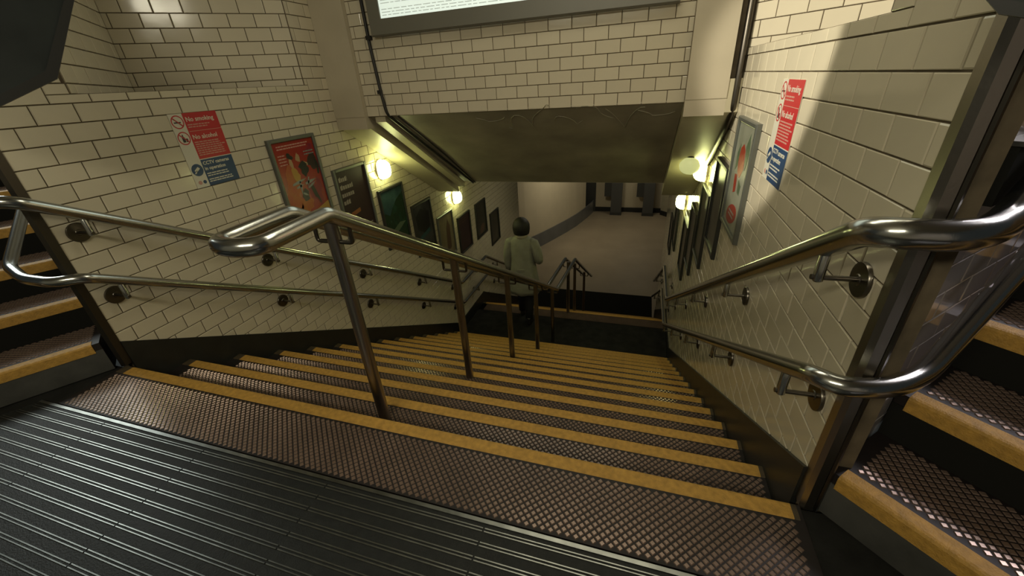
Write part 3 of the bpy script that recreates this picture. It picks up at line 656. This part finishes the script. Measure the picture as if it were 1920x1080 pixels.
PW, PH, FW = 0.475, 0.665, 0.028
def poster(x, inn, a_at, ztop, label, paint, w_=PW, h=PH, fm='frame', name='framed_poster'):
    """a_at: y of the reading-left edge, ztop: top of the frame"""
    root = empty(name, (x, a_at, ztop - h)); tag(root, label, 'poster', 'framed posters along the stairs'); F, rot = on_wall(inn)
    for (nm, a0, a1, z0, z1) in (('frame_side', 0, FW, 0, h), ('frame_side', w_ - FW, w_, 0, h), ('frame_rail', FW, w_ - FW, 0, FW), ('frame_rail', FW, w_ - FW, h - FW, h)):
        mb = MB(); b = 0.005
        q0 = [F(a0, z0, 0), F(a1, z0, 0), F(a1, z1, 0), F(a0, z1, 0)]; q1 = [F(a0, z0, 0.022), F(a1, z0, 0.022), F(a1, z1, 0.022), F(a0, z1, 0.022)]; q2 = [F(a0 + b, z0 + b, 0.027), F(a1 - b, z0 + b, 0.027), F(a1 - b, z1 - b, 0.027), F(a0 + b, z1 - b, 0.027)]
        fs = []
        for r_ in range(2):
            for k in range(4): fs.append((r_ * 4 + k, r_ * 4 + (k + 1) % 4, r_ * 4 + 4 + (k + 1) % 4, r_ * 4 + 4 + k))
        fs += [(8, 9, 10, 11), (3, 2, 1, 0)]
        mb.add(q0 + q1 + q2, fs); mb.build(nm, M[fm], root)
    paint(root, F, rot, w_, h); return root
def base_print(root, F, w_, h, m, z0=0.0, z1=1.0):
    return plate(root, F, 'print', FW - 0.002, w_ - FW + 0.002, FW - 0.002 + z0 * (h - 2 * FW), FW + 0.002 + z1 * (h - 2 * FW), 0.001, 0.012, m)
D0 = 0.0121
def paint_dance(root, F, rot, w_, h):        # generic dancing pair on red in loose patches of colour, silver script, gold foot
    p = base_print(root, F, w_, h, M['p_red']); rr = random.Random(3)
    def patch(nm, m, ca, cz_, ra, rz_, n=3, lev=0, tilt=0.0):
        for k in range(n):
            x, z = min(max(ca + rr.gauss(0, ra * 0.3), FW + ra * 0.7), w_ - FW - ra * 0.7), min(max(cz_ + rr.gauss(0, rz_ * 0.3), FW + rz_ * 0.7), h - FW - rz_ * 0.7)
            pts = [(q[0] + rr.gauss(0, ra * 0.10), q[1] + rr.gauss(0, rz_ * 0.10)) for q in ell(x, z, ra * rr.uniform(0.45, 0.75), rz_ * rr.uniform(0.45, 0.75), 10, tilt + rr.gauss(0, 0.25))]
            shape(p, F, nm, pts, D0 + 0.00012 * (lev * 4 + k), M[m], 0.0001)
    patch('warm_patch', 'p_orange', 0.13, 0.30, 0.09, 0.16, 4, 0); patch('warm_patch', 'p_orange', 0.20, 0.13, 0.12, 0.09, 4, 0); patch('maroon_patch', 'p_maroon', 0.38, 0.47, 0.06, 0.07, 3, 0); patch('crimson_patch', 'p_crimson', 0.36, 0.22, 0.08, 0.12, 4, 0); patch('crimson_patch', 'p_crimson', 0.40, 0.58, 0.05, 0.05, 2, 0)
    patch('gold_patch', 'p_gold', 0.18, 0.38, 0.035, 0.10, 3, 1, 0.3); patch('flesh_patch', 'p_skin', 0.25, 0.50, 0.030, 0.045, 2, 2); patch('flesh_patch', 'p_skin', 0.165, 0.47, 0.022, 0.05, 2, 2, 0.3); patch('flesh_patch', 'p_skin', 0.32, 0.45, 0.035, 0.022, 2, 2, -0.4)
    patch('dark_patch', 'p_black', 0.17, 0.535, 0.030, 0.030, 2, 3); patch('dark_patch', 'p_black', 0.275, 0.395, 0.055, 0.060, 4, 2); patch('dark_patch', 'p_black', 0.325, 0.19, 0.028, 0.14, 3, 2, 0.05); patch('dark_patch', 'p_black', 0.43, 0.42, 0.025, 0.06, 2, 1)
    patch('grey_patch', 'p_grey', 0.22, 0.225, 0.050, 0.050, 3, 3)
    for (x0, z0, x1, z1, t) in ((0.12, 0.315, 0.27, 0.340, 0.016), (0.15, 0.285, 0.23, 0.300, 0.013), (0.20, 0.330, 0.19, 0.225, 0.014), (0.25, 0.300, 0.375, 0.318, 0.017), (0.27, 0.262, 0.365, 0.300, 0.012), (0.30, 0.345, 0.27, 0.265, 0.011), (0.20, 0.235, 0.25, 0.205, 0.012)):
        d_ = Vector((x1 - x0, z1 - z0)).normalized(); q = Vector((-d_.y, d_.x)) * t / 2
        shape(p, F, 'script_stroke', [(x0 - q.x, z0 - q.y), ((x0 + x1) / 2 - q.x * 1.5, (z0 + z1) / 2 - q.y * 1.5), (x1, z1), ((x0 + x1) / 2 + q.x * 1.5, (z0 + z1) / 2 + q.y * 1.5), (x0 + q.x, z0 + q.y)], D0 + 0.0022, M['p_silver'], 0.0001)
    rows(p, F, 'billing_print', 0.07, 0.40, 0.612, 0.019, 2, 0.009, D0 + 0.0004, M['pink'], 0.15); rows(p, F, 'billing_print', 0.060, 0.135, 0.545, 0.022, 4, 0.008, D0 + 0.0004, M['pink'], 0.2)
    rows(p, F, 'billing_print', 0.32, 0.43, 0.545, 0.022, 2, 0.009, D0 + 0.0012, M['p_silver'], 0.2)
    shape(p, F, 'gold_band', [(0.20, FW), (w_ - FW, FW), (w_ - FW, 0.115), (0.30, 0.075)], D0 + 0.002, M['p_gold'], 0.0001)
def paint_text(root, F, rot, w_, h):
    p = base_print(root, F, w_, h, M['p_maroon'])
    for k, (l_, z) in enumerate(((0.115, 0.545), (0.175, 0.475), (0.175, 0.405), (0.095, 0.335))):
        a = 0.055; 
        while a < 0.055 + l_:
            e = min(rnd.uniform(0.018, 0.03), 0.055 + l_ - a); shape(p, F, 'blurred_letter', [(a, z), (a + e, z), (a + e, z + rnd.choice((0.032, 0.045))), (a, z + 0.034)], D0, M['p_text']); a += e + 0.006
    shape(p, F, 'small_figure', [(0.062, 0.185), (0.095, 0.185), (0.100, 0.25), (0.075, 0.265), (0.058, 0.24)], D0, M['p_text'])
    shape(p, F, 'rust_banner', [(0.12, 0.205), (0.26, 0.225), (0.26, 0.262), (0.12, 0.245)], D0, M['p_rust']); rows(p, F, 'small_print', 0.30, 0.42, 0.085, 0.02, 2, 0.012, D0, M['p_text'], 0.1)
def paint_forest(root, F, rot, w_, h):
    p = base_print(root, F, w_, h, M['p_green']); shape(p, F, 'pale_sky', [(FW, 0.42), (0.14, 0.36), (0.22, 0.44), (0.30, 0.50), (w_ - FW, 0.56), (w_ - FW, h - FW), (FW, h - FW)], D0, M['p_sky'])
    shape(p, F, 'grass_streak', [(0.08, 0.16), (0.30, 0.24), (0.42, 0.22), (0.25, 0.15)], D0, M['p_leaf'])
def paint_crowd(root, F, rot, w_, h):
    p = base_print(root, F, w_, h, M['p_grey']); shape(p, F, 'dark_figure', [(0.06, 0.50), (0.20, 0.58), (0.40, 0.50), (0.38, 0.30), (0.22, 0.26), (0.08, 0.34)], D0, M['p_black'])
    shape(p, F, 'teal_banner', [(0.10, 0.24), (0.36, 0.30), (0.38, 0.24), (0.12, 0.19)], D0, M['p_teal'])
def paint_beige(root, F, rot, w_, h):
    p = base_print(root, F, w_, h, M['p_beige']); shape(p, F, 'brown_figure', [(0.20, 0.10), (0.34, 0.12), (0.36, 0.45), (0.30, 0.56), (0.24, 0.44)], D0, M['p_brown'])
def paint_dark(root, F, rot, w_, h):
    p = base_print(root, F, w_, h, M['p_maroon']); rows(p, F, 'small_print', 0.07, 0.40, 0.56, 0.035, 3, 0.014, D0, M['p_brown'], 0.3)
def paint_olive(root, F, rot, w_, h):
    p = base_print(root, F, w_, h, M['p_olive']); shape(p, F, 'pale_patch', ell(0.24, 0.13, 0.12, 0.07, 18, 0.4), D0, M['p_brown'])
def paint_plain(root, F, rot, w_, h): base_print(root, F, w_, h, M['p_olive'])
def paint_smoke(root, F, rot, w_, h): base_print(root, F, w_, h, M['p_grey'])
def paint_pale(root, F, rot, w_, h):         # pale print with a red figure and a red oval
    p = base_print(root, F, w_, h, M['p_pale'])
    shape(p, F, 'red_figure', [(0.18, 0.50), (0.24, 0.53), (0.30, 0.50), (0.33, 0.40), (0.27, 0.34), (0.20, 0.36), (0.16, 0.42)], D0, M['p_red']); shape(p, F, 'red_figure', [(0.14, 0.34), (0.21, 0.35), (0.23, 0.25), (0.17, 0.23)], D0 + 0.0004, M['p_red'])
    shape(p, F, 'dark_leaf', [(0.30, 0.52), (0.36, 0.60), (0.40, 0.50), (0.36, 0.40)], D0, M['p_leaf']); shape(p, F, 'dark_leaf', [(0.10, 0.46), (0.16, 0.52), (0.17, 0.40), (0.11, 0.36)], D0, M['p_leaf']); shape(p, F, 'dark_leaf', [(0.27, 0.33), (0.35, 0.31), (0.34, 0.25), (0.28, 0.26)], D0, M['p_leaf'])
    shape(p, F, 'red_oval', ell(0.24, 0.11, 0.14, 0.06, 22, 0.25), D0, M['p_red']); rows(p, F, 'small_print', 0.16, 0.33, 0.13, 0.025, 2, 0.012, D0 + 0.001, M['p_pale'], 0.1)
STEPY, STEPZ = 0.577, 0.3305
for k, (fn, lab, fm) in enumerate(((paint_dance, 'framed red poster of two dancers with silver script and gold foot', 'frame'), (paint_text, 'framed dark maroon poster with four short lines of pale lettering', 'frame'),
        (paint_forest, 'framed teal and forest green landscape poster', 'frame_dark'), (paint_crowd, 'framed smoky dark poster with a teal banner', 'frame_dark'), (paint_beige, 'framed pale beige poster below the lamp at the half landing', 'frame'))):
    poster(XL, 1, 1.352 + k * STEPY, 0.987 - k * STEPZ, lab, fn, fm=fm)
poster(XL, 1, 4.285, -0.535, 'framed near black poster next to the pale beige poster', paint_dark, h=0.60, fm='frame_dark')
poster(XL, 1, 5.00, -0.53, 'framed olive poster hung higher than its neighbours past the half landing', paint_olive, h=0.62, fm='frame_dark')
poster(XL, 1, 5.655, -0.895, 'last plain dark framed poster before the wall ends at the hall', paint_plain, h=0.63, fm='frame_dark')
poster(XR, -1, 1.447 + 0.505, 0.990, 'framed pale poster with a red figure and a red oval', paint_pale, w_=0.505)
for k, lab in enumerate(('framed dark poster right behind the pale poster with the red oval', 'second dark framed poster beyond the pale poster with the red oval', 'third dark framed poster beyond the pale poster with the red oval', 'fourth dark framed poster beyond the pale poster with the red oval')):
    poster(XR, -1, 1.447 + (k + 1) * 0.555 + PW, 0.987 - (k + 1) * 0.332, lab, (paint_smoke, paint_plain)[k % 2], fm='frame_dark')
poster(XR, -1, 4.95 + PW, -0.55, 'small dark framed poster past the lamp on the globe lamp wall', paint_plain, h=0.6, fm='frame_dark')
poster(XR, -1, 5.65 + PW, -0.90, 'last dark framed poster on the globe lamp wall', paint_smoke, h=0.6, fm='frame_dark')

# ------------------------------------------------------------------ dark hanging boards near the side flights
def pixel_ray(u, v): return ROWS[0] * ((u - 960) / FPX) + ROWS[1] * ((v - 540) / FPX) + ROWS[2]
def hang_board(label, corner, edges, dist, normal, th=0.03):
    """vertical dark panel through the point at dist along the corner's ray; its visible edges follow the photographed outline"""
    P0 = CAM + pixel_ray(*corner) * dist; n = Vector(normal).normalized(); e1 = UP.cross(n).normalized(); root = empty('hanging_board', P0); tag(root, label, 'board')
    pts = []
    for e in edges:
        r = pixel_ray(*e); t = (P0 - CAM).dot(n) / r.dot(n); pts.append(CAM + r * t - P0)
    P2 = [(p.dot(e1), p.z) for p in pts]
    top = min(2.6 - P0.z, 1.0)
    return root, e1, n, P2, P0
def finish_board(root, e1, n, outline, P0, th=0.03, fw=0.035):
    Q = lambda p, d: e1 * p[0] + UP * p[1] + n * d
    if parea(outline) < 0: outline = list(reversed(outline))
    inn = inset(outline, fw)
    mb = MB(); mb.prism([Q(p, -th * 0.4) for p in inn], n * (th * 0.9)); mb.build('screen', M['board'], root)
    k = len(outline)
    for i in range(k):
        a, b, c, d = outline[i], outline[(i + 1) % k], inn[(i + 1) % k], inn[i]
        mb = MB(); mb.prism([Q(p, -th / 2) for p in (a, b, c, d)], n * (th * 1.3)); mb.build('frame_side', M['board_frame'], root)
    xs = [p[0] for p in outline]; zt = max(p[1] for p in outline)
    for t in (0.3, 0.7):
        x = min(xs) + (max(xs) - min(xs)) * t; mb = MB(); tube(mb, [Q((x, zt - 0.01), 0), Q((x, 3.0 - P0.z), 0)], 0.008, 8); mb.build('hanger_rod', M['steel_dark'], root)
nv = -(pixel_ray(108, 148)); nv.z = 0
root, e1, n, P2, P0 = hang_board('dark angular framed board hanging over the side flight behind the dance poster wall', (108, 148), [(146, -30), (108, 148), (-30, 215)], 1.45, nv)
finish_board(root, e1, n, [P2[0], P2[1], P2[2], (P2[2][0] - (P2[1][0] - P2[2][0]) * 1.2, P2[2][1] + 0.12), (P2[2][0] - (P2[1][0] - P2[2][0]) * 1.2, P2[0][1] + 0.15), (P2[0][0], P2[0][1] + 0.15)] , P0, fw=0.022)
nv = -(pixel_ray(1872, 27)); nv.z = 0
root, e1, n, P2, P0 = hang_board('dark board hanging over the foot of the side steps by the steel guard', (1872, 27), [(1842, -8), (1872, 27), (1960, 40)], 0.60, nv)
finish_board(root, e1, n, [P2[0], P2[1], P2[2], (P2[2][0], P2[0][1] + 0.25), (P2[0][0], P2[0][1] + 0.25)], P0, fw=0.012, th=0.02)
# black block with a pale lid, standing in for a dark opening
cb_ = empty('dark_opening_block', (0.725, 0.14, 1.03)); tag(cb_, 'black block with a pale lid standing in for a dark opening at the grey tiled side wall', 'box')
mb = MB(); mb.obox(n45 * 0.022 - UP * 0.015 + u45 * 0.13, u45 * 0.13, n45 * 0.015, UP * 0.065); mb.build('body', M['matte_black'], cb_)
mb = MB(); mb.obox(n45 * 0.024 + UP * 0.054 + u45 * 0.13, u45 * 0.134, n45 * 0.018, UP * 0.005); mb.build('lid', M['alu'], cb_)

# ------------------------------------------------------------------ lower hall
ZT = -0.6
curve_pts = [(-5.4, 9.9), (-4.3, 11.3), (-3.78, 12.1), (-3.41, 12.86), (-3.09, 13.62), (-2.72, 14.56), (-2.47, 15.3), (-2.30, 15.97), (-2.13, 16.7), (-2.03, 17.2), (-2.0, 17.7), (-2.25, 18.1)]
def ribbon(mb, pts, z0, z1, off=0.0, th=0.12):
    P_ = []
    for i, p in enumerate(pts):
        a, b = Vector(pts[max(i - 1, 0)]), Vector(pts[min(i + 1, len(pts) - 1)]); t = (b - a).normalized(); nrm = Vector((t.y, -t.x)); q = Vector(p) + nrm * off; P_.append((q, q - nrm * th))
    for i in range(len(pts) - 1):
        (a, a2), (b, b2) = P_[i], P_[i + 1]
        mb.add([(a.x, a.y, z0), (b.x, b.y, z0), (b.x, b.y, z1), (a.x, a.y, z1), (a2.x, a2.y, z0), (b2.x, b2.y, z0), (b2.x, b2.y, z1), (a2.x, a2.y, z1)], [(0, 1, 2, 3), (7, 6, 5, 4), (3, 2, 6, 7)])
mb = MB(); ribbon(mb, curve_pts[:8] + [(-2.21, 16.38)], Z3, ZT, -0.03); tag(mb.build('wall_curved', M['hall_wall']), 'smooth cream curved wall of the lower hall', 'wall', kind='structure')
mb = MB(); ribbon(mb, curve_pts, Z3, Z3 + 0.53, 0.0, 0.05); tag(mb.build('baseboard_curved', M['hall_skirt']), 'wide grey skirting sweeping along the curved hall wall', 'skirting', kind='structure')
mb = MB(); mb.box((-3.6, 17.6, Z3), (3.0, 17.8, ZT)); tag(mb.build('wall_far', M['hall_wall']), 'cream far wall of the lower hall', 'wall', kind='structure')
mb = MB(); mb.box((-1.95, 17.55, Z3), (3.0, 17.6, Z3 + 0.20)); tag(mb.build('baseboard_far', M['black']), 'black skirting along the far hall wall', 'skirting', kind='structure')
mb = MB(); mb.box((-3.6, 17.50, Z3), (-1.93, 17.6, ZT)); tag(mb.build('door_1', M['hall_dark']), 'dark doorway beside the curved hall wall', 'door', kind='structure')
for k, (x0, x1) in enumerate(((-1.20, -0.74), (0.18, 0.62))):
    root = empty('ticket_gate_pillar', ((x0 + x1) / 2, 17.2, Z3)); tag(root, ('grey hall pillar next to the dark doorway', 'grey hall pillar nearer the brown wall end')[k], 'pillar', 'pillars at the far end of the hall')
    h = (x1 - x0) / 2
    mb = MB(); mb.box((-h, -0.18, 0.0), (h, 0.3, 2.6)); mb.build('shaft', M['hall_pillar'], root)
    mb = MB(); mb.box((-h - 0.02, -0.2, 0.0), (h + 0.02, 0.32, 0.12)); mb.build('plinth', M['hall_dark'], root)
    mb = MB(); mb.box((-h - 0.30, -0.16, 0.84), (-h, 0.06, 1.75)); mb.build('dark_cabinet', M['hall_dark'], root)
mb = MB(); mb.prism([(0.95, 17.3, Z3), (2.6, 15.6, Z3), (2.6, 15.6, ZT), (0.95, 17.3, ZT)], (0.1, 0.1, 0)); tag(mb.build('wall_hall_end', M['lower_wall']), 'brownish wall closing the hall beyond the pillars', 'wall', kind='structure')
mb = MB(); mb.prism([(0.93, 17.28, Z3), (2.58, 15.58, Z3), (2.58, 15.58, Z3 + 0.2), (0.93, 17.28, Z3 + 0.2)], (0.02, 0.02, 0)); tag(mb.build('baseboard_hall_end', M['black']), 'black skirting below the brownish hall wall', 'skirting', kind='structure')
mb = MB(); mb.box((-12, 7.6, ZT), (8, 22, ZT + 0.2)); tag(mb.build('ceiling_hall', M['plaster']), 'ceiling of the lower hall', 'ceiling', kind='structure')
mb = MB(); mb.box((-12, 7.5, Z3), (XL - 0.1, 7.6, 0.3)); mb.box((XR + 0.1, 7.5, Z3), (8, 7.6, 0.3)); tag(mb.build('wall_hall_front', M['lower_wall']), 'hall wall on both sides of the stair opening', 'wall', kind='structure')

# ------------------------------------------------------------------ person walking down
PX, PY = -1.68, 4.52
person = empty('person', (PX, PY, Z2 + 0.003)); tag(person, 'person with black bobbed hair walking away in a knee length olive grey coat', 'person')
def skin_mesh(name, verts, edges, radii, root, m, parent, sub=2):
    me = bpy.data.meshes.new(name); me.from_pydata(verts, edges, []); me.update(); o = link(name, me, m, parent)
    sk = o.modifiers.new('skin', 'SKIN'); sk.use_smooth_shade = True
    for i, r in enumerate(radii):
        d = me.skin_vertices[0].data[i]; d.radius = (r, r) if not isinstance(r, tuple) else r; d.use_root = (i == root)
    s_ = o.modifiers.new('sub', 'SUBSURF'); s_.levels = sub; s_.render_levels = sub; return o
V, E, RR = [], [], []
def chain(start, pts, rs):
    prev = start
    for p, r in zip(pts, rs):
        V.append(p); RR.append(r); i = len(V) - 1
        if prev is not None: E.append((prev, i))
        prev = i
    return prev
H = 1.80
pel = chain(None, [(0, 0, 0.96)], [(0.15, 0.11)])
ch = chain(pel, [(0, 0.0, 1.12), (0, 0.0, 1.30), (0, -0.01, 1.44)], [(0.12, 0.09), (0.14, 0.09), (0.09, 0.07)])
hd = chain(ch, [(0, 0.0, 1.53), (0, 0.025, 1.60), (0, 0.02, 1.69), (0, 0.015, 1.755)], [0.052, (0.066, 0.082), (0.078, 0.096), (0.055, 0.065)])
nose = chain(hd - 1, [(0, 0.125, 1.665)], [0.014])
def hand(wrist, d, side):                   # palm and five fingers; d: direction of the hand
    d = Vector(d).normalized(); across = Vector((0, 1, 0)) if abs(d.y) < 0.6 else Vector((side, 0, 0)); across = (across - d * across.dot(d)).normalized()
    w0 = Vector(V[wrist]); pm = chain(wrist, [tuple(w0 + d * 0.055)], [(0.030, 0.020)])
    for k, (off, ln) in enumerate(((0.028, 0.075), (0.010, 0.085), (-0.009, 0.080), (-0.026, 0.062))):
        b = w0 + d * 0.085 + across * off; curl = Vector((-side, 0, 0))
        chain(pm, [tuple(b), tuple(b + d * ln * 0.5 + curl * 0.008), tuple(b + d * ln * 0.85 + curl * 0.028)], [0.0095, 0.0085, 0.0075])
    t0 = w0 + d * 0.03 + across * 0.036; chain(pm, [tuple(t0), tuple(t0 + d * 0.035 + across * 0.016)], [0.011, 0.009])
# arm hanging on one side, bent on the other
la = chain(ch, [(-0.155, -0.01, 1.395), (-0.235, -0.02, 1.16), (-0.245, 0.04, 0.92)], [0.045, 0.042, 0.030]); hand(la, (-0.02, 0.12, -1), -1)
ra = chain(ch, [(0.155, -0.01, 1.395), (0.26, -0.03, 1.17), (0.17, 0.17, 1.06)], [0.045, 0.042, 0.030]); hand(ra, (-0.55, 0.8, 0.05), 1)
# legs: one stepping ahead
fl = chain(pel, [(-0.095, 0.02, 0.88), (-0.10, 0.16, 0.50), (-0.10, 0.17, 0.10), (-0.10, 0.30, 0.045)], [0.095, 0.062, 0.043, 0.036])
fr = chain(pel, [(0.095, 0.0, 0.88), (0.095, -0.01, 0.49), (0.095, -0.10, 0.11), (0.10, 0.04, 0.040)], [0.095, 0.062, 0.043, 0.036])
body = skin_mesh('body', V, E, RR, pel, M['skin'], person)
def loft(rings, name, m, parent, cap=(True, True)):
    mb = MB(); n = len(rings[0])
    for rg in rings: mb.v += [Vector(p) for p in rg]
    for i in range(len(rings) - 1):
        for k in range(n): mb.f.append((i * n + k, i * n + (k + 1) % n, (i + 1) * n + (k + 1) % n, (i + 1) * n + k))
    if cap[0]: mb.f.append(tuple(reversed(range(n))))
    if cap[1]: mb.f.append(tuple((len(rings) - 1) * n + k for k in range(n)))
    return mb, n
def ering(z, rx, ry, ox=0.0, oy=0.0, n=28, fold=0.0, ph=0.0):
    return [(ox + (rx + fold * math.sin(7 * t + ph)) * math.cos(t), oy + (ry + fold * math.sin(7 * t + ph)) * math.sin(t), z) for t in [2 * PI * k / n for k in range(n)]]
rings = [ering(0.56, 0.262, 0.225, 0.0, 0.03, fold=0.012), ering(0.62, 0.258, 0.22, 0, 0.03, fold=0.011), ering(0.80, 0.232, 0.195, 0, 0.02, fold=0.008), ering(0.98, 0.210, 0.165, 0, 0.01, fold=0.005), ering(1.12, 0.188, 0.140, 0, 0.0, fold=0.003), ering(1.28, 0.192, 0.138), ering(1.38, 0.205, 0.130), ering(1.445, 0.198, 0.112), ering(1.490, 0.140, 0.095), ering(1.515, 0.085, 0.080, 0, 0.0), ering(1.545, 0.072, 0.074, 0, 0.005)]
mb, n = loft(rings, 'coat', None, None)
def sleeve(pts, rs, seg=16):
    base = len(mb.v); P_ = [Vector(p) for p in pts]
    for i, p in enumerate(P_):
        d = (P_[min(i + 1, len(P_) - 1)] - P_[max(i - 1, 0)]).normalized(); u = d.cross(Vector((0, 1, 0.3))).normalized(); v = d.cross(u)
        for k in range(seg):
            t = 2 * PI * k / seg; mb.v.append(p + (u * math.cos(t) + v * math.sin(t)) * rs[i])
    for i in range(len(P_) - 1):
        for k in range(seg):
            a = base + i * seg; mb.f.append((a + k, a + (k + 1) % seg, a + seg + (k + 1) % seg, a + seg + k))
    mb.f.append(tuple(base + k for k in reversed(range(seg)))); mb.f.append(tuple(base + (len(P_) - 1) * seg + k for k in range(seg)))
sleeve([(-0.13, -0.0, 1.44), (-0.19, -0.01, 1.41), (-0.225, -0.015, 1.30), (-0.243, -0.02, 1.16), (-0.25, 0.015, 1.02), (-0.247, 0.04, 0.93)], [0.06, 0.078, 0.076, 0.068, 0.062, 0.056])
sleeve([(0.13, -0.0, 1.44), (0.19, -0.01, 1.41), (0.235, -0.02, 1.30), (0.268, -0.035, 1.18), (0.255, 0.03, 1.11), (0.18, 0.155, 1.065)], [0.06, 0.078, 0.078, 0.072, 0.066, 0.056])
coat = mb.build('coat', M['coat'], person, smooth=True)
mb2 = MB(); mb2.obox((0, -0.165, 1.0), (0.07, 0, 0), (0, 0.008, 0), (0, 0, 0.017)); mb2.build('half_belt', M['coat'], coat)
mb, n = loft([ering(1.495, 0.098, 0.094, 0, 0.0), ering(1.525, 0.092, 0.092, 0, 0.0), ering(1.565, 0.082, 0.086, 0, 0.005), ering(1.568, 0.072, 0.076, 0, 0.005)], 'collar', None, None)
mb.build('collar', M['collar'], coat, smooth=True)
# bob haircut: cap with straight lower edge, open around the face
hv, hf = [], []; NU, NV = 26, 12
for j in range(NV + 1):
    f = j / NV; th = f * PI * 0.78
    for k in range(NU):
        a = 2 * PI * k / NU; back = 0.5 - 0.5 * math.sin(a)
        rx = 0.132 * math.sin(min(th, PI * 0.52)) * (1 - 0.10 * max(0, f - 0.75) * 4); ry = 0.134 * math.sin(min(th, PI * 0.52)) * (1 - 0.16 * max(0, f - 0.75) * 4)
        z = 1.665 + 0.145 * math.cos(th)
        if math.sin(a) > 0.45 and f > 0.45: z = max(z, 1.70)
        hv.append((rx * math.cos(a), 0.005 + ry * math.sin(a) * (0.97 if math.sin(a) > 0 else 1.0), z))
for j in range(NV):
    for k in range(NU): hf.append((j * NU + k, (j + 1) * NU + k, (j + 1) * NU + (k + 1) % NU, j * NU + (k + 1) % NU))
hme = mesh('hair', hv, hf, True); hair = link('hair', hme, M['hair'], person); sm = hair.modifiers.new('thick', 'SOLIDIFY'); sm.thickness = 0.02; sm.offset = -1
for sx in (-1, 1):
    mb = MB(); mb.lathe((sx * 0.032, 0.108, 1.685), (0, 1, 0), [(0.003, -0.008), (0.011, -0.003), (0.011, 0.001), (0.004, 0.005)], 10); mb.build('eye', M['eye'], person)
mb = MB(); mb.obox((0, 0.112, 1.617), (0.022, 0, 0), (0, 0.004, 0), (0, 0, 0.006)); mb.build('mouth', M['pink'], person)
# trousers and shoes
def limb(pts, rs, name, m):
    global mb
    mb = MB(); sleeve(pts, rs); o = mb.build(name, m, person, smooth=True); return o
limb([(-0.095, 0.03, 0.90), (-0.10, 0.15, 0.52), (-0.10, 0.17, 0.30), (-0.10, 0.17, 0.09)], [0.11, 0.078, 0.068, 0.062], 'trouser_leg', M['trousers'])
limb([(0.095, 0.0, 0.90), (0.095, -0.01, 0.50), (0.095, -0.06, 0.30), (0.095, -0.10, 0.10)], [0.11, 0.078, 0.068, 0.062], 'trouser_leg', M['trousers'])
for (sx, hy) in ((-0.10, 0.13), (0.095, -0.15)):
    mb, n = loft([ering(0.0, 0.046, 0.135, sx, hy + 0.115, 20), ering(0.03, 0.049, 0.138, sx, hy + 0.115, 20), ering(0.062, 0.044, 0.115, sx, hy + 0.098, 20), ering(0.10, 0.044, 0.060, sx, hy + 0.045, 20), ering(0.13, 0.046, 0.056, sx, hy + 0.042, 20)], 'shoe', None, None)
    mb.build('shoe', M['shoe'], person, smooth=True)
